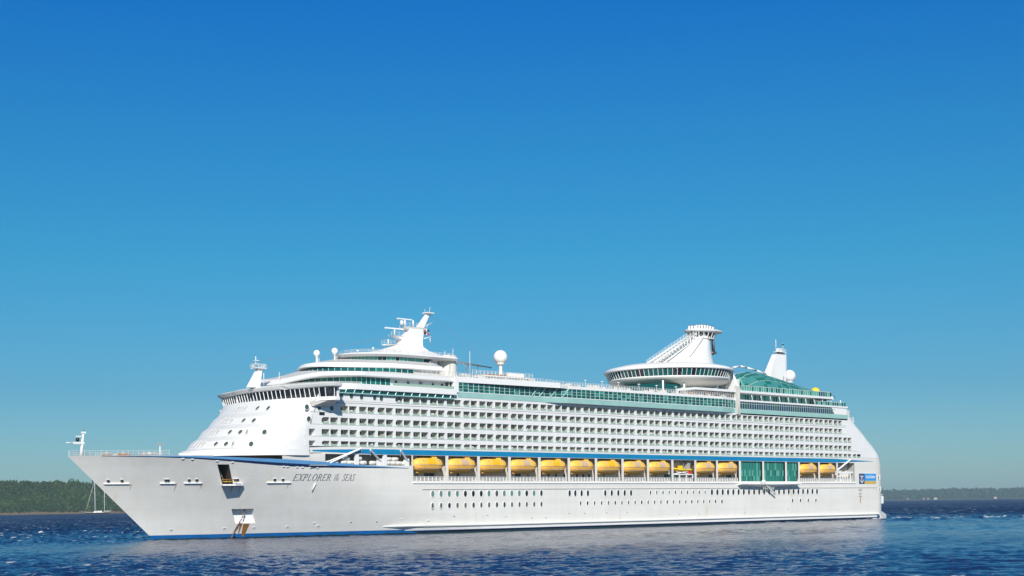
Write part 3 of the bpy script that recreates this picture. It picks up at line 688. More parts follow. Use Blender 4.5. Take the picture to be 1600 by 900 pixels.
# main radar mast
mb = MB()
def sec(x0, x1, y, z): return [Vector((x0, -y, z)), Vector((x1, -y, z)), Vector((x1, y, z)), Vector((x0, y, z))]
mb.loft([sec(93.6, 103.5, 3.4, 48.2), sec(95.2, 102.2, 2.3, 49.4), sec(96.2, 102.6, 1.7, 51.6), sec(98.4, 103.3, 1.3, 53.6), sec(98.6, 103.2, 1.3, 54.6)], 'white_clean')
mast = mb.build('radar_mast', ship)
mb = MB()
mb.loft([sec(95.5, 99.5, .8, 51.6), sec(94.4, 99.5, 1.0, 52.1), sec(93.2, 99.5, 1.3, 52.4)], 'white_clean'); rail(mb, [(99, -1.3, 52.4), (93.2, -1.3, 52.4), (93.2, 1.3, 52.4)], 1.1, 1.2, r=.035)
mb.bar((94.2, 0, 52.6), (94.2, 0, 54.2), .2, 'white_clean'); mb.box(91.0, 97.2, -.25, .25, 54.2, 54.55, 'white_clean')
mb.loft([sec(99, 103.2, .9, 54.2), sec(97.2, 104.4, 1.3, 54.8), sec(97.0, 104.6, 1.5, 55.1)], 'white_clean'); rail(mb, [(104.4, -1.5, 55.1), (97.1, -1.5, 55.1), (97.1, 1.5, 55.1)], 1.1, 1.2, r=.035)
mb.bar((97.8, 0, 55.3), (97.8, 0, 57.0), .28, 'white_clean'); mb.box(95.2, 100.2, -.25, .25, 57.0, 57.3, 'white_clean'); mb.lathe((95.9, -1, 55.4), [(.1, 0), (.45, .2), (.5, .9), (.2, 1.2)], 'white_clean', n=10)
mb.bar((99.9, -1, 55.3), (99.9, -1, 56.9), .22, 'white_clean')
mb.loft([sec(90.6, 95.5, .6, 49.7), sec(90.6, 96, 1.2, 50.0)], 'white_clean'); rail(mb, [(96, -1.2, 50), (90.6, -1.2, 50), (90.6, 1.2, 50)], 1.1, 1.1, r=.035); mb.bar((92, 0, 50), (92, 0, 51.4), .18, 'white_clean')
mb.build('radar_platform', mast)
mb = MB(); mb.loft([sec(101.8, 104.0, .6, 55.0), sec(105.5, 106.5, .35, 59.3)], 'white_clean'); mb.box(104.9, 107.4, -1.1, 1.1, 59.3, 59.6, 'trim_white'); mb.bar((106.5, 0, 59.6), (106.9, 0, 61.2), .06, 'trim_white'); mb.bar((105.4, .5, 59.6), (105.4, .5, 60.5), .06, 'trim_white')
for i in range(9): mb.bar((104.3+i*.27, -.3, 55.6+i*.42), (104.9+i*.27, -.3, 55.6+i*.42), .05, 'metal_grey', n=4)
mb.loft([sec(101.8, 103, .5, 51.9), sec(106.6, 107, .3, 53.1), ], 'white_clean'); mb.bar((106.7, 0, 53.1), (106.7, 0, 51.4), .12, 'white_clean'); mb.bar((103.8, 0, 55.2), (107.6, 0, 57.0), .12, 'trim_white')
mb.build('mast_spar', mast)
for x, y, z0, z1 in ((107.8, -8, 46.5, 49.2), (108.5, -4, 46.8, 49.0), (82, -6, 46.5, 48.2), (86, -9.5, 46, 48.4), (84, -8, 46, 47.8), (113, -9, 42, 48.8), (55.5, -2, 37, 40.6), (93.5, -15, 40.5, 44.5)): mb = MB(); mb.bar((x, y, z0), (x, y, z1), .07, 'trim_white'); mb.build('whip_aerial', ship)
for x, y, z in ((82, -6, 47.6), (86, -9.5, 47.4), (78.5, -4, 46.9)): mb = MB(); mb.lathe((x, y, z), [(.05, 0), (.4, .25), (.05, .5)], 'white_clean', n=8); mb.build('aerial_cap', ship)
for p, q in (((50.2, 0, 43.0), (95, 0, 52.6)), ((69, 0, 45), (95, -1, 50.2)), ((107, 0, 59), (133, -8, 41)), ((99, -14, 41), (107.5, -8, 46.6)), ((106, -9, 46.5), (100, -15, 41))): mb = MB(); mb.bar(p, q, .03, 'metal_grey', n=4); mb.build('stay_wire', ship)
# aft mast
mb = MB(); mb.loft([sec(258.5, 270.4, 1.7, 45.0), sec(260.6, 270.2, 1.5, 50.0), sec(265.6, 270.9, 1.0, 58.2)], 'white')
mb.box(268.2, 268.6, -1.85, -1.7, 46, 50.5, 'shade_grey'); aftm = mb.build('aft_mast', ship)
mb = MB(); mb.box(267, 270.4, -.65, .65, 58.2, 59.0, 'pipe_dark'); mb.box(266.6, 271.4, -1, 1, 59.0, 59.25, 'white_clean'); rail(mb, [(266.6, -1, 59.25), (271.4, -1, 59.25), (271.4, 1, 59.25)], 1.0, .9, r=.04); mb.box(267.6, 269.6, -.6, .6, 59.25, 60.4, 'white_clean'); mb.build('mast_platform', aftm)
mb = MB(); mb.bar((266.6, 0, 58.5), (266.6, 0, 63.4), .11, 'trim_white'); mb.build('whip_aerial', aftm)
mb = MB(); mb.bar((270.8, 0, 59.2), (270.8, 0, 62.4), .08, 'trim_white'); mb.box(270.55, 271.05, -.22, .22, 61.7, 62.1, 'dark'); mb.build('mast_lamp', aftm)
mb = MB(); mb.bar((271.2, -.9, 59.0), (270.6, -1.6, 51), .09, 'trim_white'); mb.build('brace', aftm)

# ------------------------------------------------------------------ funnel with the round lounge at its foot
CX, CY = 208.0, 0.0
mb = MB()
mb.lathe((CX, CY, 0), [(4, 40.2), (9.5, 42.3), (14.5, 43.6), (18.6, 45.0), (19.3, 45.6), (19.4, 45.9)], 'soffit', n=64)
mb.lathe((CX, CY, 0), [(19.0, 45.5), (19.6, 45.9), (19.5, 46.15), (19.0, 46.2)], 'white_clean', n=64)
mb.lathe((CX, CY, 0), [(20.4, 48.35), (20.9, 48.5), (20.9, 48.9), (19.5, 49.7), (15, 50.7), (9, 51.2), (.1, 51.3)], 'white_clean', n=64)
vcl = mb.build('round_lounge', ship)
mb = MB(); rg = random.Random(2); n = 84
for i in range(n):
    a, b = 2*math.pi*i/n, 2*math.pi*(i+1)/n
    p = lambda t, r, z: Vector((CX+r*math.cos(t), CY+r*math.sin(t), z))
    mb.quad(p(a, 19.3, 46.1), p(b, 19.3, 46.1), p(b, 20.3, 48.4), p(a, 20.3, 48.4), rg.choice(['teal_deep', 'dark_glass', 'teal_deep', 'teal_glass' if rg.random() < .15 else 'teal_deep'])); mb.bar(p(a, 19.36, 46.1), p(a, 20.36, 48.4), .11, 'trim_white', n=4)
mb.build('window_band', vcl)
mb = MB(); mb.box(188, 199, -12, 6, 39.7, 43.6, 'teal_deep'); mb.box(199, 213, -14, 8, 39.7, 41.5, 'white_clean')
mb.loft([sec(199, 214, 14, 41.5), sec(200, 203, 11, 43.6)], 'white_clean')
for x, y in ((190, -12.5), (199, -13.5), (215, -14), (222, -12)): mb.bar((x, y, 39.7), (x, y, 44.5), .3, 'white_clean')
mb.box(222, 226, -14.5, -9, 39.7, 46.5, 'trim_white'); mb.build('lounge_support', vcl)
# funnel
mb = MB()
def ell(x0, x1, hy, z, n=20, sharp=1.0):
    cx, rx_ = (x0+x1)/2, (x1-x0)/2
    return [Vector((cx+rx_*math.copysign(abs(math.cos(2*math.pi*i/n))**sharp, math.cos(2*math.pi*i/n)), hy*math.copysign(abs(math.sin(2*math.pi*i/n))**sharp, math.sin(2*math.pi*i/n)), z)) for i in range(n)]
mb.loft([ell(203, 229.8, 6.6, 50.4), ell(207, 229.4, 5.4, 52.4), ell(212.4, 228.8, 4.3, 55.2), ell(217.8, 228.2, 3.4, 58.6), ell(220.8, 228.2, 3.0, 61.4)], 'white_clean', smooth=True)
mb.bar((213.5, -4.35, 54.2), (222.6, -2.9, 60.9), .26, 'trim_white'); fun = mb.build('funnel', ship)
mb = MB()
mb.loft([ell(218.6, 232.6, 4.5, 62.7, 28), ell(218.1, 234.2, 4.8, 63.0, 28), ell(218.1, 234.2, 4.8, 63.4, 28), ell(218.9, 232.6, 4.4, 63.6, 28)], 'trim_white')
mb.build('funnel_ring', fun)
for i in range(18):
    a = 2*math.pi*i/18; x = 225+5.2*math.cos(a); y = 3.2*math.sin(a)
    mb = MB(); mb.bar((x, y, 60.6), (x+math.cos(a)*.9, y+math.sin(a)*.9, 62.8), .14, 'trim_white', n=5); mb.build('ring_strut', fun)
    mb = MB(); mb.bar((225+4.6*math.cos(a+.17), 2.8*math.sin(a+.17), 60.7), (225+4.6*math.cos(a+.17), 2.8*math.sin(a+.17), 62.4), .36, 'pipe_dark' if i % 3 else 'shade_grey', n=6); mb.build('uptake', fun)
mb = MB(); mb.loft([ell(219.3, 230.4, 3.6, 60.5), ell(219.3, 230.4, 3.6, 60.75)], 'trim_white'); mb.build('service_gallery', fun)
for i in range(7):
    for s_y in (-1, 1):
        mb = MB(); x = 220.3+i*1.42; y = s_y*1.5; h = 65.1-.035*(i-3)**2; mb.bar((x, y, 61.4), (x+.4, y, h), .36, 'white_clean', n=10); mb.bar((x+.4, y, h-.05), (x+.42, y, h+.22), .28, 'dark', n=10)
        mb.bar((x+.72, y, 61.4), (x+.8, y, 64.7), .28, 'pipe_dark', n=8); mb.build('exhaust_pipe', fun)
mb = MB()
for j in range(5): mb.bar((227.9+j*.55, -2.6+j*.5, 60.6), (228.4+j*.6, -2.6+j*.6, 56.6-.2*j), .36, 'pipe_dark', n=8)
mb.loft([ell(227, 231.4, 2.6, 56.0, 12), ell(227.2, 231.2, 2.4, 56.6, 12)], 'pipe_dark'); mb.build('aft_pipework', fun)
mb = MB(); a = Vector((199.0, 0, 51.2)); b = Vector((220.5, 0, 61.8)); n = 14; c = Vector((203.2, 0, 51.2)); d = Vector((221, 0, 60.4))
for s in (-1.5, 1.5):
    y = Vector((0, s, 0)); mb.bar(a+y, b+y*.8, .24, 'white_clean'); mb.bar(c+y, d+y*.8, .24, 'white_clean')
    for i in range(n+1):
        p = a+(b-a)*i/n+y; q = c+(d-c)*i/n+y; mb.bar(p, q, .13, 'shade_grey', n=4)
        if i < n: mb.bar(q, a+(b-a)*(i+1)/n+y, .13, 'trim_white', n=4)
        if s < 0: mb.bar(p, p-2*y, .16, 'trim_white', n=4); mb.bar(q, q-2*y, .14, 'shade_grey', n=4)
    rail(mb, [a+y+Vector((0, 0, .1)), b+y*.8+Vector((0, 0, .1))], 1.1, 1.6)
mb.build('funnel_truss', fun)

# ------------------------------------------------------------------ aft decks: glazing, slab, canopy
mb = MB(); P = along([(219.6, -HW), (273.2, -HW)], 1.25)
rg = random.Random(11)
for (x, y), (x2, y2) in zip(P, P[1:]):
    mb.quad((x, y, 36.0), (x, y, 38.8), (x2, y2, 38.8), (x2, y2, 36.0), rg.choice(['blue_glass', 'teal_deep', 'blue_glass'])); mb.bar((x, y-.03, 36.0), (x, y-.03, 38.8), .07, 'shade_grey', n=4)
mb.bar((219.6, -HW-.05, 38.1), (273, -HW-.05, 38.1), .09, 'mullion', n=4)
mb.add([(273.2, -HW-.02, 36), (273.2, -HW-.02, 38.8), (271.2, -HW-.02, 38.8)], [(0, 2, 1)], 'white_clean')
aftg = mb.build('aft_glazing', ship)
mb = MB(); mb.box(219.4, 281, -HW, 19, 34.6, 35.95, 'white'); mb.box(217, 281, -HW-.2, 19.3, 38.8, 39.35, 'white_clean'); mb.box(273.2, 280.5, -HW+.02, 19, 35.9, 38.8, 'white_clean'); mb.box(219.5, 273, -17.6, 19, 36.0, 38.8, 'white')
mb.box(217.2, 219.3, -HW-.35, -HW+.6, 34.6, 43.5, 'soffit'); mb.bar((218.2, -HW-.6, 34), (218.2, -HW-.6, 42), .14, 'soffit')
mb.box(197, 271.5, -19.6, -6, 41.55, 42.25, 'white_clean'); mb.box(271.4, 272.6, -19.2, 14, 41.4, 42.6, 'white_clean'); mb.box(219.6, 271, -16.5, 16, 39.4, 41.6, 'soffit')
mb.build('aft_deck_slab', ship)
mb = MB(); rg = random.Random(12)
for z0, z1, y, x0, x1, st_ in ((39.35, 41.5, -16.8, 220, 272, 1.3), (42.25, 43.9, -19.0, 221, 271.5, 1.3), (39.35, 40.6, -19.1, 262, 279, 1.4)):
    x = x0
    while x < x1-.1:
        mb.quad((x, y, z0), (x, y, z1), (x+st_, y, z1), (x+st_, y, z0), rg.choice(['teal_light', 'teal_glass', 'teal_light', 'teal_deep', 'blue_glass' if x > 255 else 'teal_light'])); mb.bar((x, y-.03, z0), (x, y-.03, z1), .07, 'mullion', n=4); x += st_
    mb.bar((x0, y, z1), (x1, y, z1), .08, 'trim_white', n=4)
for i in range(10): x = 226+i*5; mb.bar((x, -19.0, 41.6), (x+1.4, -18.6, 39.3), .16, 'white_clean')
mb.build('windscreen', ship)
# green glass canopy over the aft sports deck
mb = MB(); rg = random.Random(13); CP = [(225.5, 44.4), (229, 46.8), (233, 49.0), (238, 49.9), (243, 49.6), (248, 48.9), (254, 47.8), (260, 46.6), (266, 45.6), (272, 44.6), (276, 44.0)]
xsn = [225.5+1.55*i for i in range(33)]; rings = []
for x in xsn:
    zt = interp(x, CP); zb_ = 42.3; r = []
    for i in range(9):
        a = R(90*i/8); r.append(Vector((x, -18.4+10.5*(1-math.cos(a)), zb_+(zt-zb_)*math.sin(a))))
    rings.append(r)
for k in range(len(rings)-1):
    for i in range(8): mb.quad(rings[k][i], rings[k][i+1], rings[k+1][i+1], rings[k+1][i], rg.choice(['teal_mid', 'teal_mid', 'teal_glass']))
    for i in range(0, 8): mb.bar(rings[k][i], rings[k][i+1], .05, 'teal_glass', n=4)
for i in (3, 6, 8):
    for k in range(len(rings)-1): mb.bar(rings[k][i], rings[k+1][i], .09, 'mullion', n=4)
mb.quad(rings[0][0], rings[0][4], rings[0][8], (225.5, -8, 42.3), 'teal_glass')
mb.box(226, 272, -7.8, 15, 42.2, 44, 'soffit'); canopy = mb.build('glass_canopy', ship)
mb = MB(); arc = [(222, -13, 48.6), (226, -12, 50.4), (231, -11, 51.2), (236, -10, 51.1), (242, -9.5, 50.5), (248, -9, 49.6), (256, -8.5, 47.9), (264, -8.3, 46.2)]
for a, b in zip(arc, arc[1:]): mb.bar(a, b, .32, 'white_clean', n=8)
mb.bar((224.5, -16, 42), (223.5, -13, 49), .55, 'trim_white'); mb.bar((226, -17, 42), (226.5, -14, 47), .45, 'teal_light', n=4); mb.build('canopy_rim', canopy)
mb = MB(); mb.lathe((284.3, -4, 45.6), [(.1, 1.6), (1.0, 1.3), (1.7, .5), (1.75, -.4), (1.6, -.6)], 'bright_yellow', n=12); mb.bar((284.3, -4, 38.5), (284.3, -4, 45.4), .3, 'bright_yellow'); mb.build('slide_top', ship)
# lattice platforms at the stern
mb = MB(); mb.box(273, 286, -15, 15, 38.8, 39.3, 'white_clean'); mb.box(279, 289, -15, 15, 36.4, 38.6, 'soffit'); mb.box(280, 291.5, -13.5, 13, 35.0, 36.2, 'teal_deep'); mb.box(289, 291.4, -9, 12, 37.2, 38.4, 'blue_glass')
rail(mb, [(276, -17.5, 39.3), (282, -17.5, 39.0), (287, -14, 39.0)], 1.2, .9); mb.bar((280, -17.8, 36.4), (279, -17.8, 41.6), .3, 'white_clean', r2=.15)
rail(mb, [(279.5, -18.8, 34.6), (287, -17.5, 34.4)], 1.3, .8); rail(mb, [(281.5, -18.6, 32.2), (287.5, -18.0, 32.0)], 1.5, .8, 'soffit')
for x in (280.6, 283.2, 285.8): mb.bar((x, -18.4, 30.2), (x, -18.4, 36), .18, 'soffit', n=4)
mb.box(280.5, 287, -17.6, -17.2, 30.4, 34.3, 'soffit'); mb.box(280.4, 287.5, -18.6, -13, 32.0, 32.2, 'trim_white'); mb.box(280.4, 286.8, -18.6, -13, 34.35, 34.5, 'trim_white'); mb.build('stern_terrace', ship)

# ------------------------------------------------------------------ promenade openings: posts, rails, windows, glass wall
for a, b in BAYS:
    n = 8
    if 219 < a < 246: continue
    mb = MB()
    for i in range(n+1): x = a+.2+(b-a-.4)*i/n; mb.box(x-.11, x+.11, -18.9, -18.8, BZ0, BZ0+1.0, 'white_clean')
    mb.box(a, b, -18.92, -18.78, BZ0+1.0, BZ0+1.1, 'trim_white'); mb.box(a, b, -18.75, -18.7, BZ0+.1, BZ0+.9, 'shade_grey'); mb.build('promenade_railing', ship)
for x0, x1 in ((83.8, 85.2), (89.9, 91.4), (91.7, 93.2), (101.1, 101.9), (122.5, 123.4), (123.7, 124.5), (185.5, 186.5), (186.8, 188), (189, 190.3), (190.6, 191.8), (197.5, 199), (207, 208.6), (216.2, 218.4)): mb = MB(); mb.box(x0, x1, -16.35, -16.15, 13.9, 15.6, 'dark_glass' if x0 % 2 > 1 else 'teal_deep'); mb.build('promenade_window', ship)
for x in (132.5, 135.5, 138.4, 141.8, 144.2, 147, 149.6, 152): mb = MB(); oval(mb, (x, -16.2, 14.9), (0, -1, 0), .5, .75, m='dark_glass'); mb.build('promenade_window', ship)
for x in (87, 99.5, 110, 127, 158, 169, 181, 255.5, 267.3): mb = MB(); mb.box(x, x+.9, -16.3, -16.1, BZ0, 15.5, 'shade_grey'); mb.build('promenade_door', ship)
mb = MB(); mb.box(83.5, 285, -16.9, -16.5, 19.2, 19.8, 'shade_grey'); mb.build('ceiling_beam', ship)
for a, b in BAYS[12:15]:
    mb = MB(); P = along([(a+.02, -18.7), (b-.02, -18.7)], .8); rg = random.Random(int(a))
    for (x, y), (x2, y2) in zip(P, P[1:]):
        for z0, z1 in ((BZ0, 15.2), (15.2, 17.1), (17.1, BZ1)): mb.quad((x, y, z0), (x, y, z1), (x2, y2, z1), (x2, y2, z0), rg.choice(['teal_light', 'teal_glass', 'teal_glass', 'teal_glass', 'teal_deep' if z0 < 16 else 'teal_glass']))
        mb.bar((x, y-.03, BZ0), (x, y-.03, BZ1), .045, 'teal_light', n=4)
    for z in (15.2, 17.1): mb.bar((a, -18.74, z), (b, -18.74, z), .05, 'teal_light', n=4)
    mb.build('glass_wall', ship)
mb = MB(); mb.loft([[Vector((217.5, -19.2, 12.55)), Vector((217.5, -21.3, 12.75)), Vector((217.5, -21.3, 12.5)), Vector((217.5, -19.2, 12.1))], [Vector((234, -19.2, 12.55)), Vector((234, -21.6, 12.75)), Vector((234, -21.6, 12.4)), Vector((234, -19.2, 11.4))], [Vector((250, -19.2, 12.55)), Vector((250, -21.3, 12.75)), Vector((250, -21.3, 12.5)), Vector((250, -19.2, 12.1))]], 'white')
for i in range(12): mb.bar((219+i*2.6, -21.2, 12.5), (219+i*2.6, -19.3, 11.4), .1, 'trim_white', n=4)
for i in range(7): mb.bar((230+i*.9, -20.5, 10.8), (230+i*.9, -20.5, 12), .12, 'soffit', n=4)
mb.bar((229.5, -21, 12.9), (236.5, -20.6, 9.2), .3, 'white_clean', n=4); mb.lathe((229.3, -21, 12.7), [(.1, 0), (.7, .3), (.7, .9), (.1, 1.2)], 'white_clean', n=10)
mb.build('embarkation_platform', ship)
mb = MB(); mb.box(274.8, 284.8, -18.8, -18.4, 16.3, 16.9, 'white_clean')
for x in (276.6, 278.2, 279.6, 281.2, 282.9): mb.box(x, x+.55, -18.8, -18.6, BZ0, 16.3, 'white_clean')
mb.bar((274.8, -18.8, 17.2), (281.5, -19.8, 20.9), .32, 'white_clean', n=4); mb.build('stern_davit', ship)
# davits over the raft opening
for x0, z0, x1, z1 in ((57.4, 17.6, 66.5, 21.3), (73.2, 18.3, 69.2, 21.0), (82.0, 18.4, 78.8, 21.0)):
    mb = MB()
    p, q = Vector((x0, -18.9, z0)), Vector((x1, -20.2, z1)); mb.bar(p+Vector((.3, 0, 0)), q, .24, 'white_clean', n=4); mb.bar(p-Vector((.35, 0, -.3)), q, .2, 'white_clean', n=4)
    mb.box(x0-.7, x0+.7, -18.9, -18.2, 17.25, z0+.6, 'white_clean'); mb.bar(q, q-Vector((0, 0, 1.6)), .05, 'metal_grey', n=4); mb.build('raft_davit', ship)
for x in (65.4, 74.2): mb = MB(); mb.box(x, x+1.0, -19.25, -18.6, 17.25, BZ1, 'white_clean'); mb.build('opening_post', ship)
# lifeboat davit arms in each bay
for i, (a, b) in enumerate(BAYS):
    if i in (9, 12, 13, 14, 17): continue
    for x in (a+1.6, b-1.6): mb = MB(); mb.bar((x, -16.2, 19.5), (x, -18.2, 19.6), .22, 'shade_grey', n=4); mb.bar((x, -18.2, 19.6), (x, -18.2, 18.4), .08, 'metal_grey', n=4); mb.build('lifeboat_davit', ship)

# stern sign: emblem panel, blue panel with the line's name, gold strip
mb = MB(); sx0, sx1 = 287.7, 298.6
mb.box(sx0, 291.1, -HW-.06, -HW, 12.6, 16.2, 'navy'); mb.box(291.1, sx1, -HW-.06, -HW, 13.75, 16.2, 'sign_blue'); mb.box(291.1, sx1, -HW-.055, -HW, 13.6, 14.0, 'teal_band'); mb.box(291.1, sx1, -HW-.06, -HW, 12.6, 13.58, 'sign_gold')
sign = mb.build('name_sign', hull)
mb = MB(); y = -HW-.09; cx = 289.4
def flat(pts): mb.add([(cx+u, y, 14.4+v) for u, v in pts], [tuple(range(len(pts)))], 'white_clean')
flat([(-.16, -1.2), (.16, -1.2), (.16, .3), (-.16, .3)])
for i in range(10):
    a0, a1 = R(200+14*i), R(214+14*i); flat([(1.05*math.cos(a0), -.3+1.15*math.sin(a0)), (1.05*math.cos(a1), -.3+1.15*math.sin(a1)), (.72*math.cos(a1), -.3+.82*math.sin(a1)), (.72*math.cos(a0), -.3+.82*math.sin(a0))])
flat([(-.6, .1), (.6, .1), (.6, .28), (-.6, .28)]); flat([(-1.3, -.5), (-.7, -.75), (-1.15, -.05)]); flat([(1.3, -.5), (1.15, -.05), (.7, -.75)])
flat([(-.8, .5), (.8, .5), (.8, .75), (-.8, .75)])
for u in (-.75, -.25, .25, .75): flat([(u*1.0-.16, .75), (u*1.0+.16, .75), (u*1.25+.02, 1.45)])
mb.build('emblem', sign)
fc = bpy.data.curves.new('sign_text', 'FONT'); fc.body = 'RoyalCaribbean'; fc.size = 1.5; fc.shear = .3; fc.align_x = 'CENTER'; fc.align_y = 'CENTER'; fc.offset = .03; fc.materials.append(MAT['white_clean'])
tmp = bpy.data.objects.new('sign_text', fc); me = bpy.data.meshes.new_from_object(tmp); bpy.data.objects.remove(tmp)
to = bpy.data.objects.new('sign_lettering', me); COL.objects.link(to); to.parent = sign; to.location = (294.85, -HW-.09, 15.1); to.rotation_euler = (R(90), 0, 0); to.scale = (.63, 1.05, 1)
mb = MB()
for x, z in ((300.2, 14.8), (302.0, 15.0), (301.0, 10.6), (302.8, 10.8)):
    a = math.asin(min(1, max(0, (x-299.6)/RC))); n = Vector((math.sin(a), -math.cos(a), 0)); mb = MB(); oval(mb, (x, -(HW-RC+RC*math.cos(a)), z), n, .35, .8, rim=.05); mb.build('stern_window', hull)

# bow: rails, mast, deck gear
mb = MB()
pts = [Vector((xst(19.2)*(1-x/60)+x, -hb(x+.0, 19.2)+.1, 19.25)) for x in (.3, 2, 5, 8, 12, 16, 19)]
rail(mb, pts, 1.15, 1.1, 'trim_white', 3, .035); rail(mb, [Vector((p.x, -p.y, p.z)) for p in pts], 1.15, 1.1, 'trim_white', 3, .035); mb.build('bow_railing', ship)
mb = MB(); mb.bar((3.2, 0, 18.3), (3.9, 0, 24.4), .42, 'white_clean', r2=.24, n=10); mb.box(1.4, 4.0, -.35, .35, 21.9, 22.35, 'white_clean'); mb.lathe((2.5, 0, 22.9), [(.05, -.45), (.4, -.3), (.45, 0), (.4, .3), (.05, .45)], 'dark', n=10); mb.box(2.2, 3.6, -.3, .3, 23.5, 23.75, 'white_clean')
mb.bar((-.2, 0, 22.2), (1.4, 0, 22.1), .12, 'white_clean'); mb.box(3.5, 4.4, -.3, .3, 24.3, 24.7, 'white_clean'); mb.bar((4.0, 0, 24.9), (4.2, 0, 25.6), .1, 'metal_grey'); mb.build('bow_mast', ship)
mb = MB()
for x, y, l, m in ((8, -2, 1.8, 'deck_tan'), (11, -3.4, 2.6, 'wood'), (13, 2, 2, 'soffit'), (16, -4, 2.2, 'deck_tan'), (17.6, -6.5, 1.5, 'shade_grey')): mb.box(x, x+l, y, y+1.4, 18.3, 19.9, m); mb.lathe((x+l/2, y+.7, 19.9), [(.7, 0), (.5, .2)], 'shade_grey', n=10)
mb.bar((20.2, -5, 18.3), (20.2, -5, 22.0), .22, 'trim_white', r2=.12); mb.box(19.3, 21.1, -5.3, -4.7, 21.9, 22.1, 'shade_grey'); mb.loft([sec(19.5, 22.5, 1, 18.3), sec(20.0, 20.6, .4, 20.3)], 'trim_white')
mb.build('mooring_winch', ship)
mb = MB(); mb.loft([[p+Vector((0, 0, 0)) for p in (hp(x, 19.2, .02), hp(x, 19.2, .02)+Vector((0, 0, .5)), hp(x, 19.2, -.2)+Vector((0, 0, .5)), hp(x, 19.2, -.2))] for x in range(21, 29)], 'white_clean'); mb.build('bulwark', ship)

# ------------------------------------------------------------------ front windows
mb0 = None
def fnormal(y, z):
    a = fpt(y+.2, z)-fpt(y-.2, z); b = fpt(y, z+.2)-fpt(y, z-.2); n = a.cross(b).normalized()
    return n if n.x < 0 else -n
FRONT = [(4.1, 31.66, 'n'), (2.33, 31.56, 'n'), (0.65, 31.46, 'n'), (-4.75, 31.15, 'o'), (-8.74, 30.93, 'o'), (3.91, 28.51, 'n'), (2.17, 28.42, 'n'), (0.1, 28.3, 'n'), (-5.0, 28.05, 'o'), (-8.47, 27.89, 'o'), (3.67, 25.57, 'n'), (1.85, 25.48, 'n'), (-0.0, 25.4, 'n'), (-5.07, 25.17, 'o'), (-8.35, 25.04, 'o'), (-10.14, 24.98, 'n'), (-14.17, 24.85, 'o'), (3.58, 22.61, 'n'), (1.54, 22.52, 'n'), (-0.29, 22.45, 'n'), (-5.06, 22.27, 'o'), (-8.02, 22.17, 'o'), (-9.74, 22.11, 'n'), (-13.51, 22.01, 'o')]
for y, z, kind in FRONT:
    mb = MB(); p = fpt(y, z); n = fnormal(y, z)
    oval(mb, p+n*(.14 if kind == 'o' else .2), n, .55 if kind == 'o' else .26, .68 if kind == 'o' else .8, m='cabin_glass' if kind == 'o' else 'metal_grey', rim=.08); mb.build('porthole', frontb)
SIDEP = [(61.3, 34.0), (64.3, 33.9), (67.4, 33.8), (71.5, 33.8), (73.6, 33.7), (51.0, 30.8), (54.6, 30.75), (58.3, 30.75), (51.5, 28.0)]
for x, z in SIDEP:
    mb = MB(); oval(mb, (x, -HW, z), (0, -1, 0), .58, .62, m='cabin_glass'); mb.build('porthole', sidew)
mb = MB(); mb.box(54.6, 56.2, -HW-.03, -HW+.1, 29.0, 29.75, 'dark_glass'); mb.build('vent_opening', sidew)

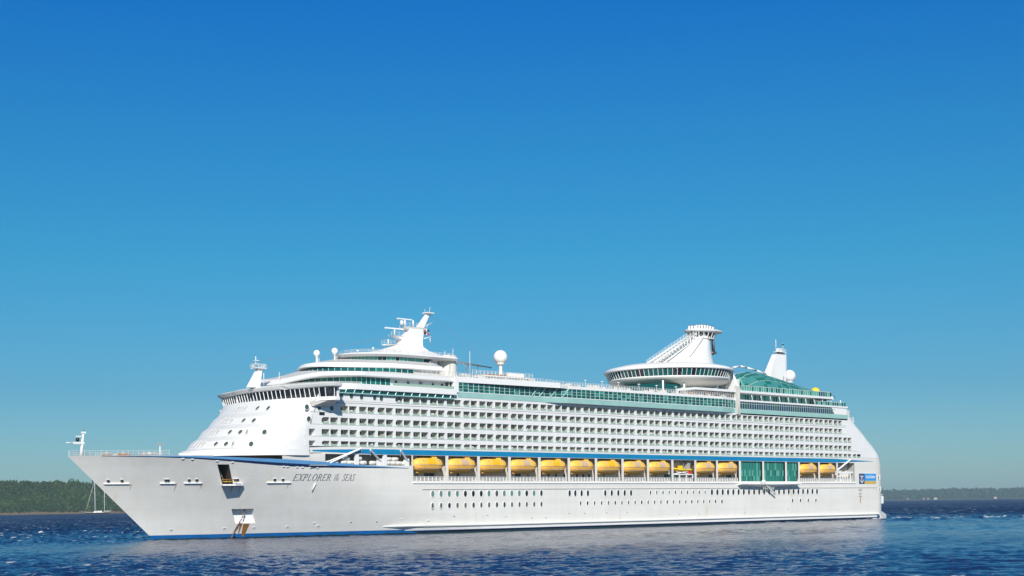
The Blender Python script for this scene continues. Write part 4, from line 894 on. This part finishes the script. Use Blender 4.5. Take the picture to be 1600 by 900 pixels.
#MOREPARTS
# ------------------------------------------------------------------ lifeboats
def lb_pt(t, ph, off=0.0):        # t along the boat -1..1, ph from keel (-90) over the port side to the top (90)
    e = max(0, 1-abs(t)**3.4)
    b = (1.85*e**.5+off); cz, sz = math.cos(ph), math.sin(ph)
    top = 1.78*max(0, 1-abs(t)**4.5)**.5; bot = 1.7*max(.0, 1-abs(t)**6)**.5*(1-.25*max(0, t)**2)
    pw = .62 if sz > 0 else .8
    return Vector((t*5.05, -b*math.copysign(abs(cz)**pw, cz), (sz*(top+off) if sz > 0 else sz*(bot+off))))
def lifeboat(name, panel):
    root = empty(name)
    ts = [-1+2*i/26 for i in range(27)]
    mb = MB(); rings = [[lb_pt(t, R(-180-10*j)) for j in range(0, 19)] for t in ts]
    rings = [[lb_pt(t, R(a)) for a in range(-180, 1, 12)] for t in ts]
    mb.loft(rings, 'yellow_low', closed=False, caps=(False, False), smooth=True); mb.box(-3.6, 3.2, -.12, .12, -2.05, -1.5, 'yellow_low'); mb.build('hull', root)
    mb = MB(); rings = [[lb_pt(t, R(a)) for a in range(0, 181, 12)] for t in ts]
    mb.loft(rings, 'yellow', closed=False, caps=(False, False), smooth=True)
    mb.loft([[Vector((1.2, -.7, 1.6)), Vector((3.0, -.7, 1.6)), Vector((3.0, .7, 1.6)), Vector((1.2, .7, 1.6))], [Vector((1.5, -.5, 2.35)), Vector((2.7, -.5, 2.35)), Vector((2.7, .5, 2.35)), Vector((1.5, .5, 2.35))]], 'yellow')
    mb.build('canopy', root)
    mb = MB(); rings = []
    for t in [-.22+.52*i/8 for i in range(9)]: rings.append([lb_pt(t, R(a), .03) for a in range(4, 62, 8)])
    mb.loft(rings, panel, closed=False, caps=(False, False), smooth=True); mb.build('hatch_panel', root)
    mb = MB()
    for s in (0, 180):
        for a, b in zip(ts[1:-1], ts[2:-1]): mb.bar(lb_pt(a, R(s), .02), lb_pt(b, R(s), .02), .07, 'deck_tan', n=5)
    mb.build('rubbing_line', root)
    mb = MB(); mb.box(1.7, 2.5, -.52, -.49, 1.8, 2.2, 'dark_glass'); mb.build('window', root)
    for t in (-.5, -.36, .42, .55): mb = MB(); p = lb_pt(t, R(38), .02); mb.box(p.x-.16, p.x+.16, p.y-.05, p.y+.1, p.z-.14, p.z+.14, 'deck_tan'); mb.build('window', root)
    for sg in (-1, 1):
        mb = MB()
        for a, b in zip(ts[3:-3], ts[4:-2]): pa, pb = lb_pt(a, R(-28 if sg < 0 else -152), .04), lb_pt(b, R(-28 if sg < 0 else -152), .04); mb.bar(pa-Vector((0, 0, .12*abs(math.sin(a*14)))), pb-Vector((0, 0, .12*abs(math.sin(b*14)))), .035, 'trim_white', n=4)
        mb.build('grab_line', root)
    mb = MB(); mb.bar((4.2, 0, -1.2), (4.9, 0, -1.3), .12, 'metal_grey'); mb.box(4.7, 5.0, -.05, .05, -1.7, -.7, 'metal_grey')
    mb.build('propeller', root)
    for x in (-3.5, 3.5): mb = MB(); mb.bar((x, 0, 1.3), (x, 0, 2.0), .16, 'metal_grey'); mb.build('lifting_hook', root)
    return root
LB = [0, 1, 2, 3, 4, 5, 6, 7, 8, 10, 11, 15, 16]
lab = {0: 'yellow lifeboat with orange hatch panel, first from the bow, beside the white raft canisters', 1: 'yellow lifeboat with tan hatch panel, second from the bow',
       2: 'yellow lifeboat with orange hatch panel, third from the bow', 3: 'yellow lifeboat with tan hatch panel, fourth from the bow', 4: 'yellow lifeboat with orange hatch panel, fifth from the bow over round windows',
       5: 'yellow lifeboat with tan hatch panel, sixth from the bow', 6: 'yellow lifeboat with orange hatch panel, seventh from the bow', 7: 'yellow lifeboat with tan hatch panel, eighth from the bow',
       8: 'yellow lifeboat with tan hatch panel hanging just forward of the open rescue boat', 10: 'yellow lifeboat with tan hatch panel hanging just aft of the open rescue boat',
       11: 'yellow lifeboat hanging directly forward of the green glass wall', 15: 'yellow lifeboat hanging directly aft of the green glass wall', 16: 'yellow lifeboat farthest aft, nearest the white stern'}
proto = {'orange_yellow': lifeboat('lifeboat', 'orange_yellow'), 'tan_panel': lifeboat('lifeboat', 'tan_panel')}
used = set()
for i in LB:
    a, b = BAYS[i]; k = 'orange_yellow' if i in (0, 2, 4, 6) else 'tan_panel'
    o = proto[k] if k not in used else copy_tree(proto[k]); used.add(k)
    o.location = ((a+b)/2-.05, -18.35, 17.5); s = min(1.0, (b-a-.05)/10.3); o.scale = (s, 1, 1)
    tag(o, lab[i], 'lifeboat', 'yellow lifeboats slung along the ship\'s side')
# open rescue boat on its white cradle
rb = empty('rescue_boat', (191.2, -17.6, 16.9)); tag(rb, 'small open yellow rescue boat with red stern on a white cradle between the lifeboats', 'rescue boat')
mb = MB(); rings = []
for i in range(15):
    t = -1+2*i/14; e = max(.02, 1-max(0, -t)**2.5); r = []
    for a in range(-180, 1, 15): r.append(Vector((t*4.2, -1.25*e*math.cos(R(a)), .55*max(0, -t)**2+.75*e**.5*math.sin(R(a)))))
    rings.append(r)
mb.loft(rings, 'yellow_low', closed=False, caps=(True, True), smooth=True); mb.build('hull', rb)
mb = MB()
for s in (-1, 1):
    for a, b in zip(range(14), range(1, 15)):
        P = lambda i: Vector(((-1+2*i/14)*4.2, s*1.25*max(.02, 1-max(0, 1-2*i/14)**2.5), .55*max(0, 1-2*i/14)**2+.05)); mb.bar(P(a), P(b), .26, 'bright_yellow', n=8)
mb.build('buoyancy_tube', rb)
mb = MB(); mb.box(-.4, .9, -.5, .5, -.2, 1.3, 'bright_yellow'); mb.bar((1.0, -.6, 0), (1.0, -.6, 2.1), .08, 'metal_grey'); mb.bar((1.0, .6, 0), (1.0, .6, 2.1), .08, 'metal_grey'); mb.bar((1, -.6, 2.1), (1, .6, 2.1), .08, 'metal_grey'); mb.build('console', rb)
mb = MB(); mb.box(3.0, 4.5, -1.15, 1.15, -1.3, -.1, 'red'); mb.build('engine_cover', rb)
cr = MB()
cr.box(186.3, 196.1, -18.9, -18.5, 15.35, 15.65, 'white_clean')
for x in (186.4, 189.5, 192.8, 195.8): cr.box(x, x+.3, -18.9, -18.6, BZ0, 15.4, 'white_clean')
cr.bar((187, -18.5, 15.6), (194, -18.5, 16.4), .15, 'white_clean', n=4); cr.bar((188.5, -18.5, 16.3), (195.5, -18.5, 15.7), .13, 'white_clean', n=4); cr.box(194.2, 195.4, -18.3, -16.4, 16.2, 19.2, 'shade_grey')
cr.build('rescue_cradle', ship)
# ------------------------------------------------------------------ life raft canisters stacked in the forward opening
def canister():
    root = empty('life_raft_canister'); mb = MB()
    mb.loft([[Vector((x, r*math.cos(R(a)), r*math.sin(R(a)))) for a in range(0, 360, 24)] for x, r in ((-.92, .05), (-.9, .34), (-.8, .46), (-.04, .5), (.04, .5), (.8, .46), (.9, .34), (.92, .05))], 'raft_white', smooth=True); mb.build('shell', root)
    mb = MB()
    for x in (-.5, .0, .5): mb.loft([[Vector((x+d, .515*math.cos(R(a)), .515*math.sin(R(a)))) for a in range(0, 360, 24)] for d in (-.04, .04)], 'soffit')
    mb.build('strap', root); return root
pc = canister(); first = True
def raft(x, z, label):
    global first
    o = pc if first else copy_tree(pc); first = False
    o.location = (x, -18.4, z); tag(o, label, 'life raft', 'white life raft canisters stacked forward of the lifeboats')
raft(59.6, 17.85, 'single white life raft canister at the forward end, beside the longest white davit arm')
for i in range(3): raft(62.4+1.95*i, 17.85, 'white raft canister in the bottom row of the forward stack, beside the first white post')
for i, x in enumerate((63.2, 66.9)): raft(x, 18.85, ['white raft canister on top of the forward stack, ahead of the first white post', 'white raft canister on top of the forward stack, behind the first white post'][i])
raft(68.4, 17.85, 'white raft canister at the aft end of the forward stack, bottom row')
raft(71.3, 17.85, 'single white raft canister between the two stacks, under the middle davit arm')
for i in range(3): raft(76.1+1.7*i if i else 76.1, 17.85, 'white raft canister in the bottom row of the aft stack, behind the second white post')
for i, x in enumerate((76.4, 78.4)): raft(x, 18.85, ['white raft canister on top of the aft stack, nearest the second white post', 'white raft canister at the aft end of the upper row in the aft stack'][i])
raft(81.3, 17.8, 'last white raft canister aft, just ahead of the first lifeboat')

# flag at the mast yard
mb = MB()
def fq(u0, u1, v0, v1, m, dy=0):
    n = 4
    for i in range(n):
        ua, ub = u0+(u1-u0)*i/n, u0+(u1-u0)*(i+1)/n; W = lambda u: .18*math.sin(u*4.5)+dy
        mb.quad((104.4+u, W(ua), 53.5+v0), (104.4+ub-ua+ua if 0 else 104.4+ub, W(ub), 53.5+v0), (104.4+ub, W(ub), 53.5+v1), (104.4+ua, W(ua), 53.5+v1), m)
def fq(u0, u1, v0, v1, m):
    n = 4
    for i in range(n):
        ua, ub = u0+(u1-u0)*i/n, u0+(u1-u0)*(i+1)/n; W = lambda u: .22*math.sin(u*3.5)
        P = lambda u, v, o: Vector((104.2+u, W(u)+o, 53.7+v-.12*u)); mb.loft([[P(ua, v0, -.01), P(ub, v0, -.01), P(ub, v0, .01), P(ua, v0, .01)], [P(ua, v1, -.01), P(ub, v1, -.01), P(ub, v1, .01), P(ua, v1, .01)]], m)
fq(0, 1.0, .85, 1.5, 'red'); fq(1.3, 2.4, .85, 1.5, 'navy'); fq(0, 1.0, 0, .6, 'red'); fq(1.3, 2.4, 0, .6, 'red'); fq(0, 2.4, .6, .85, 'white'); fq(1.0, 1.3, .85, 1.5, 'white'); fq(1.0, 1.3, 0, .6, 'white')
tag(mb.build('flag'), 'small red, white and navy flag flying from the radar mast yard', 'flag')

# ------------------------------------------------------------------ water
def water_mat():
    m = bpy.data.materials.new('sea_water'); m.use_nodes = True; MAT['sea_water'] = m
    t = m.node_tree; b = t.nodes['Principled BSDF']; n = t.nodes.new; l = t.links.new
    geo = n('ShaderNodeNewGeometry')
    def noise(sc, stretch=(1, 1, 1), det=4, rough=.55, rot=0):
        mp = n('ShaderNodeMapping'); mp.inputs['Scale'].default_value = stretch; mp.inputs['Rotation'].default_value = (0, 0, rot); l(geo.outputs['Position'], mp.inputs[0])
        no = n('ShaderNodeTexNoise'); no.inputs['Scale'].default_value = sc; no.inputs['Detail'].default_value = det; no.inputs['Roughness'].default_value = rough
        l(mp.outputs[0], no.inputs['Vector']); return no.outputs[0]
    def math_(op, a, c=None, clamp=False):
        x = n('ShaderNodeMath'); x.operation = op; x.use_clamp = clamp
        for i, v in enumerate((a, c)):
            if v is None: continue
            if isinstance(v, (int, float)): x.inputs[i].default_value = v
            else: l(v, x.inputs[i])
        return x.outputs[0]
    def mapr(v, a, c, lo=0, hi=1):
        x = n('ShaderNodeMapRange'); x.inputs[1].default_value = a; x.inputs[2].default_value = c; x.inputs[3].default_value = lo; x.inputs[4].default_value = hi; l(v, x.inputs[0]); return x.outputs[0]
    big = noise(.09, (1, 1.6, 1), 3, rot=.8); mid = noise(.34, (1, 1.7, 1), 4, rot=.75); fine = noise(1.1, (1, 1.3, 1), 4, rot=.6)
    gust = noise(.006, (1, 2.2, 1), 4, rot=-.77)
    amp = mapr(gust, .35, .65, .8, 1.2)
    h = math_('ADD', math_('ADD', math_('MULTIPLY', big, .3), math_('MULTIPLY', mid, .5)), math_('MULTIPLY', fine, .25))
    sx = n('ShaderNodeSeparateXYZ'); l(geo.outputs['Position'], sx.inputs[0])
    far = math_('SQRT', math_('ADD', math_('POWER', math_('SUBTRACT', sx.outputs[0], 120), 2), math_('POWER', math_('ADD', sx.outputs[1], 130), 2)))
    h = math_('MULTIPLY', math_('MULTIPLY', h, amp), mapr(far, 180, 420, .7, 3.4))
    bu = n('ShaderNodeBump'); bu.inputs['Strength'].default_value = WB; bu.inputs['Distance'].default_value = 1.0; l(h, bu.inputs['Height']); l(bu.outputs[0], b.inputs['Normal'])
    # foam: scattered crests and the wash astern of the ship
    crest = math_('MULTIPLY', mapr(noise(.10, (1, 2.2, 1), 6, .62, rot=-.77), .605, .66), mapr(far, 140, 230))
    sp_ = n('ShaderNodeSeparateXYZ'); l(geo.outputs['Position'], sp_.inputs[0])
    X, Y = sp_.outputs[0], sp_.outputs[1]
    (ax, ay), (bx, by) = WK
    L_ = math.hypot(bx-ax, by-ay); ex, ey = (bx-ax)/L_, (by-ay)/L_
    dx = math_('SUBTRACT', X, ax); dy = math_('SUBTRACT', Y, ay)
    along_ = math_('ADD', math_('MULTIPLY', dx, ex), math_('MULTIPLY', dy, ey)); across = math_('ABSOLUTE', math_('ADD', math_('MULTIPLY', dx, -ey), math_('MULTIPLY', dy, ex)))
    wk = math_('MULTIPLY', mapr(across, 6, 1.5), mapr(along_, -2, 4)); wk = math_('MULTIPLY', wk, mapr(noise(.12, (1, 1, 1), 5, .65), .40, .60))
    fo = math_('MAXIMUM', crest, wk, True)
    wash = math_('MULTIPLY', mapr(across, 24, 3, 0, .22), mapr(along_, -5, 25))
    cm = n('ShaderNodeMix'); cm.data_type = 'RGBA'; cm.inputs[6].default_value = (*WC, 1); cm.inputs[7].default_value = (.03, .19, .27, 1); l(wash, cm.inputs[0])
    gm = n('ShaderNodeMix'); gm.data_type = 'RGBA'; gm.inputs[7].default_value = (.78, .82, .84, 1); l(cm.outputs[2], gm.inputs[6]); l(fo, gm.inputs[0])
    l(gm.outputs[2], b.inputs['Base Color'])
    l(mapr(far, 170, 400, .5, .12), b.inputs['Specular IOR Level'])
    l(math_('MAXIMUM', math_('MULTIPLY', mapr(far, 200, 430, .12, .50), mapr(gust, .38, .62, .72, 1.15)), mapr(fo, 0, 1, 0, .8)), b.inputs['Roughness']); b.inputs['IOR'].default_value = 1.333
WC = (.0, .019, .085); WB = 1.0; WK = ((309, -10), (482, -146))
water_mat()
import numpy as np
def sea():
    ca = math.pi/2-YAW; half = R(29)                         # fine columns where the view looks, coarse ones round the back
    th = np.concatenate([np.linspace(ca-half, ca+half, 1250), np.linspace(ca+half, ca+2*math.pi-half, 120)[1:-1]])
    rad = [25.0]
    while rad[-1] < 1700: rad.append(rad[-1]+max(.45, (.12 if rad[-1] < 620 else .3)*rad[-1]**2/10400))
    rad = np.array([0.5, 8, 16]+rad+[2200, 3000, 4500, 7000, 12000, 30000]); nr, nt_ = len(rad), len(th)
    X = CAM.x+np.outer(rad, np.cos(th)); Y = CAM.y+np.outer(rad, np.sin(th)); Z = np.zeros_like(X)
    rs = np.random.RandomState(4)
    for k in range(70):
        lam = .9*(5.6/.9)**rs.rand(); d = R(28)+rs.randn()*.55; kx, ky = 2*math.pi/lam*math.cos(d), 2*math.pi/lam*math.sin(d)
        ph = kx*X+ky*Y+rs.rand()*6.28; Z += WAMP*lam*(.6+.8*rs.rand())*np.sin(ph+.35*np.sin(ph))
    g = sum(np.sin(X*a+Y*b+c) for a, b, c in ((.011, .017, 1), (-.021, .013, 2), (.006, -.009, 4), (.031, .027, 0)))
    # the ship's lee is calmer, the open strait beyond rougher
    lee = np.clip((np.hypot((X-120)*.68+(Y+130)*.35, (Y+130)*.9)-90)/130, 0, 1)
    u_, v_ = X*math.sin(YAW)+Y*math.cos(YAW), X*math.cos(YAW)-Y*math.sin(YAW)      # streaks of wind lie across the view
    g = g+2.0*np.sin(u_*.045+1.3*np.sin(v_*.013+1)+.8*np.sin(u_*.019))
    Z *= np.clip(1+.15*g, .25, 2)*(.29+1.55*lee)*np.clip((1700-rad)/500, 0, 1)[:, None]
    me = bpy.data.meshes.new('water'); nv = nr*nt_
    me.vertices.add(nv); me.vertices.foreach_set('co', np.stack([X, Y, Z], -1).astype(np.float32).ravel())
    a = (np.arange(nr-1)[:, None]*nt_+np.arange(nt_)[None, :]); b = (np.arange(nr-1)[:, None]*nt_+(np.arange(nt_)+1)[None, :] % nt_)
    F = np.stack([a, a+nt_, b+nt_, b], -1).reshape(-1, 4)
    me.loops.add(F.size); me.loops.foreach_set('vertex_index', F.ravel().astype(np.int32)); me.polygons.add(len(F))
    me.polygons.foreach_set('loop_start', (np.arange(len(F))*4).astype(np.int32)); me.polygons.foreach_set('loop_total', np.full(len(F), 4, np.int32)); me.polygons.foreach_set('use_smooth', np.ones(len(F), bool))
    me.materials.append(MAT['sea_water']); me.update(calc_edges=True); me.validate()
    o = bpy.data.objects.new('water', me); COL.objects.link(o); return o
WAMP = .0072
tag(sea(), kind='structure')

# ------------------------------------------------------------------ far shores
from mathutils import noise as mn
def polar(u, d): a = YAW+math.atan((u-800)/2270.8); return CAM.x+d*math.sin(a), CAM.y+d*math.cos(a)
def land_mat(name, green, green2, rock, rock_top, sc):
    m = bpy.data.materials.new(name); m.use_nodes = True; MAT[name] = m; t = m.node_tree; b = t.nodes['Principled BSDF']; n = t.nodes.new; l = t.links.new
    g = n('ShaderNodeNewGeometry'); no = n('ShaderNodeTexNoise'); no.inputs['Scale'].default_value = sc; no.inputs['Detail'].default_value = 6; l(g.outputs['Position'], no.inputs['Vector'])
    cr = n('ShaderNodeValToRGB'); e = cr.color_ramp.elements; e[0].position = .35; e[0].color = (*green, 1); e[1].position = .65; e[1].color = (*green2, 1); l(no.outputs[0], cr.inputs[0])
    s = n('ShaderNodeSeparateXYZ'); l(g.outputs['Position'], s.inputs[0]); ad = n('ShaderNodeMath'); ad.operation = 'MULTIPLY_ADD'; l(no.outputs[0], ad.inputs[0]); ad.inputs[1].default_value = rock_top*1.6; ad.inputs[2].default_value = rock_top*.1
    mr = n('ShaderNodeMapRange'); mr.inputs[1].default_value = -rock_top*.25; mr.inputs[2].default_value = rock_top*.25; sb = n('ShaderNodeMath'); sb.operation = 'SUBTRACT'; l(s.outputs[2], sb.inputs[0]); l(ad.outputs[0], sb.inputs[1]); l(sb.outputs[0], mr.inputs[0])
    mx_ = n('ShaderNodeMix'); mx_.data_type = 'RGBA'; mx_.inputs[6].default_value = (*rock, 1); l(cr.outputs[0], mx_.inputs[7]); l(mr.outputs[0], mx_.inputs[0]); l(mx_.outputs[2], b.inputs['Base Color']); b.inputs['Roughness'].default_value = .9; b.inputs['Specular IOR Level'].default_value = .1
land_mat('near_land', (.03, .06, .018), (.075, .10, .035), (.15, .115, .07), 7, .05)
land_mat('far_land', (.016, .055, .045), (.03, .08, .06), (.10, .10, .07), 2, .012)  # some of the bluish distance haze is put into these greens
pm('far_leaf_hazed', (.016, .060, .050), .9, spec=.05); pm('far_leaf_hazed_pale', (.030, .085, .065), .9, spec=.05); pm('leaf_dark', (.020, .050, .014), .8, spec=.1); pm('leaf_mid', (.038, .092, .022), .8, spec=.1); pm('leaf_light', (.068, .140, .032), .8, spec=.1); pm('leaf_olive', (.09, .112, .038), .8, spec=.1)  # far tree colours carry a painted-in bluish haze tint
def hill(name, us, d0, depth, hf, m, nd=26):
    mb = MB(); vs = []; fs = []
    for i, u in enumerate(us):
        for j in range(nd+1):
            q = j/nd; d = d0+depth*q; x, y = polar(u, d); z = land_z(u, q, hf, x, y); vs.append((x, y, z))
    for i in range(len(us)-1):
        for j in range(nd): a = i*(nd+1)+j; fs.append((a, a+nd+1, a+nd+2, a+1))
    mb.add(vs, fs, m, True); return tag(mb.build(name), kind='structure')
def land_z(u, q, hf, x, y):
    pf = interp(q, [(0, -.03), (.02, .05), (.12, .16), (.3, .42), (.5, .78), (.66, .97), (.75, 1), (1, .7)])
    return hf(u)*pf*(1+.16*mn.noise(Vector((x*.012, y*.012, 0)))+.05*mn.noise(Vector((x*.05, y*.05, 3))))
LD, LDEP = 3250, 420
def hL(u): return interp(u, [(-900, 30), (-500, 66), (-200, 72), (0, 68), (60, 67), (100, 65), (150, 60), (230, 50), (330, 40), (460, 30), (560, 3)])
hill('hillside', [-900+12*i for i in range(123)], LD, LDEP, hL, 'near_land')
def tree_cloud(name, n, us, d0, dep, hf, hgt, leaf, ql, qh, keep=None, per=26, kinds=None):
    rg = random.Random(21); mb = MB(); ms = ['leaf_dark', 'leaf_mid', 'leaf_mid', 'leaf_light', 'leaf_dark', 'leaf_olive']
    for _ in range(n):
        u = rg.uniform(*us); q = ql+(qh-ql)*rg.random(); x, y = polar(u, d0+dep*q); z = land_z(u, q, hf, x, y)
        if z < .8: continue
        if keep and not keep(x, y, z, rg): continue
        h = hgt*rg.uniform(.6, 1.25)*(1.45 if rg.random() < .06 else 1); r = h*rg.uniform(.26, .42); pn = mn.noise(Vector((x*.008, y*.008, 1)))+.7*mn.noise(Vector((x*.03, y*.03, 2)))
        m = rg.choice(['leaf_dark', 'leaf_dark', 'leaf_mid'] if pn < -.12 else ['leaf_light', 'leaf_mid', 'leaf_olive'] if pn > .28 else ms); con = rg.random() < .35
        if con: m = 'leaf_dark'; r *= .7; h *= 1.15
        if kinds: m = rg.choice(kinds)
        for k in range(per):
            t = rg.random(); rr = r*((1-t)*.95+.05 if con else math.sqrt(max(.05, 1-(2*t-1)**2)))
            a = rg.uniform(0, 6.283); rad = rr*math.sqrt(rg.random()); c = Vector((x+rad*math.cos(a), y+rad*math.sin(a), z+h*(.15+.85*t)))
            nv = Vector((rg.gauss(0, 1), rg.gauss(0, 1), rg.gauss(.4, .8))).normalized(); e = nv.orthogonal().normalized(); f = nv.cross(e); s = leaf*rg.uniform(.6, 1.3)
            mb.add([c-e*s-f*s*.5, c+e*s*.6-f*s, c+e*s+f*s*.6, c-e*s*.4+f*s], [(0, 1, 2, 3)], m if kinds or rg.random() < .75 else rg.choice(ms))
    return tag(mb.build(name), kind='stuff')
def keepL(x, y, z, rg):
    if z < 3.5: return rg.random() < .45
    if z < 15: return mn.noise(Vector((x*.03, y*.03, 5))) > -.12 or rg.random() < .35
    return mn.noise(Vector((x*.022, y*.022, 9))) > -.42
tree_cloud('hillside_forest', 8500, (-260, 330), LD, LDEP, hL, 9.0, 1.35, .02, .86, keepL, 22)
RD, RDEP = 8200, 1500
def hR(u): return interp(u, [(900, 5), (1150, 42), (1380, 50), (1405, 47), (1440, 49), (1480, 53), (1520, 52), (1555, 50), (1600, 51), (1700, 55), (1900, 46), (2300, 30), (2700, 5)])
hill('far_hills', [900+15*i for i in range(121)], RD, RDEP, hR, 'far_land')
tree_cloud('far_forest', 2600, (1330, 1700), RD, RDEP, hR, 11, 4.2, .05, .8, None, 12, ['far_leaf_hazed', 'far_leaf_hazed', 'far_leaf_hazed_pale'])
# shore houses far away
def house(u, q, wd, h, label):
    x, y = polar(u, RD+RDEP*q); z = max(.5, land_z(u, q, hR, x, y)); root = empty('house', (x, y, z)); root.rotation_euler = (0, 0, -YAW); tag(root, label, 'house', 'white houses on the far right shore')
    mb = MB(); mb.box(-wd/2, wd/2, -6, 6, -3, h, 'house_wall'); mb.build('wall', root)
    mb = MB(); mb.prism([(-wd/2-1, -7, h), (-wd/2-1, 7, h), (-wd/2-1, 0, h+3.5)], (wd+2, 0, 0), 'house_roof'); mb.build('roof', root)
    for i in range(3): mb = MB(); x_ = -wd/2+wd*(i+.5)/3; mb.box(x_-1, x_+1, -6.15, -5.9, h*.4, h*.75, 'dark_glass'); mb.build('window', root)
house(1461.5, .03, 17, 6.5, 'largest white house at the water\'s edge, left of centre on the far right shore')
house(1555, .03, 15, 6, 'lone white house at the waterline farthest right on the far shore')
house(1443, .05, 10, 4, 'small pale house half hidden in trees left of the largest white house')
house(1450, .045, 9, 4, 'tiny pale house between the small pale house and the largest white house')
house(1418, .05, 9, 4, 'tiny pale house on the far shore nearest the ship\'s stern')

# ------------------------------------------------------------------ two-masted sailing yacht at anchor beneath the bow
yx, yy = polar(151, 2550); yt = empty('sailing_yacht', (yx, yy, 0)); yt.rotation_euler = (0, 0, -YAW+R(8)); tag(yt, 'dark hulled two masted sailing yacht with bare masts anchored beyond the bow', 'sailing yacht')
mb = MB(); rings = []
for i in range(15):
    t = -1+2*i/14; b = 3.6*max(.03, 1-abs(t)**2.6)*(1 if t < 0 else (1-.2*t)); sh = .7*t*t; x = t*19
    rings.append([Vector((x, -b*.8, -.5)), Vector((x*1.02, -b, 3.0+sh)), Vector((x*1.02, b, 3.0+sh)), Vector((x, b*.8, -.5))])
mb.loft(rings, 'boat_hull'); mb.build('hull', yt)
mb = MB(); rr = [[Vector((p[1].x, p[1].y-.05, p[1].z)), Vector((p[1].x, p[1].y-.05, p[1].z+.35)), Vector((p[2].x, p[2].y+.05, p[2].z+.35)), Vector((p[2].x, p[2].y+.05, p[2].z))] for p in rings]
mb.loft(rr, 'white_clean'); mb.build('deck', yt)
mb = MB(); mb.loft([sec(-5, 9, 2.2, 3.0), sec(-4, 8.5, 1.9, 5.2)], 'white_clean'); mb.box(-2, 7, -2.15, -2.0, 3.9, 4.6, 'dark_glass'); mb.box(9.5, 13, -1.8, 1.8, 3.0, 4.4, 'wood'); mb.build('deckhouse', yt)
for x, h, nm in ((-2.5, 58, 'main_mast'), (13, 42, 'mizzen_mast')):
    mb = MB(); mb.bar((x, 0, 2), (x, 0, h), .62, 'white_clean', r2=.4, n=8); mb.bar((x, 0, 5.2), (x+11, 0, 5.6), .45, 'white_clean', n=8)
    for f in (.45, .7): mb.bar((x, -2.6, h*f), (x, 2.6, h*f), .18, 'white_clean')
    mb.build(nm, yt)
mb = MB()
for p, q in (((-2.5, 0, 57), (-18.8, 0, 3)), ((-2.5, 0, 45), (-12, 0, 3)), ((-2.5, 0, 57), (13, 0, 42)), ((13, 0, 41), (19, 0, 3)), ((-2.5, 0, 56), (-1.5, -3.4, 3)), ((-2.5, 0, 56), (-1.5, 3.4, 3)), ((13, 0, 41), (13.5, -3, 3)), ((13, 0, 41), (13.5, 3, 3))): mb.bar(p, q, .10, 'metal_grey', n=4)
mb.bar((-4.2, 0, 52), (-17, 0, 8), .22, 'soffit', r2=.4); mb.build('rigging', yt)
# white navigation buoy bobbing beyond the stern
# ------------------------------------------------------------------ air
hz = bpy.data.materials.new('haze'); hz.use_nodes = True; t = hz.node_tree; t.nodes.remove(t.nodes['Principled BSDF']); pv = t.nodes.new('ShaderNodeVolumePrincipled')
pv.inputs['Color'].default_value = (.62, .80, .92, 1); pv.inputs['Density'].default_value = 5.5e-5; pv.inputs['Anisotropy'].default_value = 0.0
t.links.new(pv.outputs[0], t.nodes['Material Output'].inputs['Volume']); MAT['haze'] = hz
mb = MB(); mb.box(-5000, 12000, -3000, 12000, -1.5, 105, 'haze'); tag(mb.build('haze'), kind='stuff')
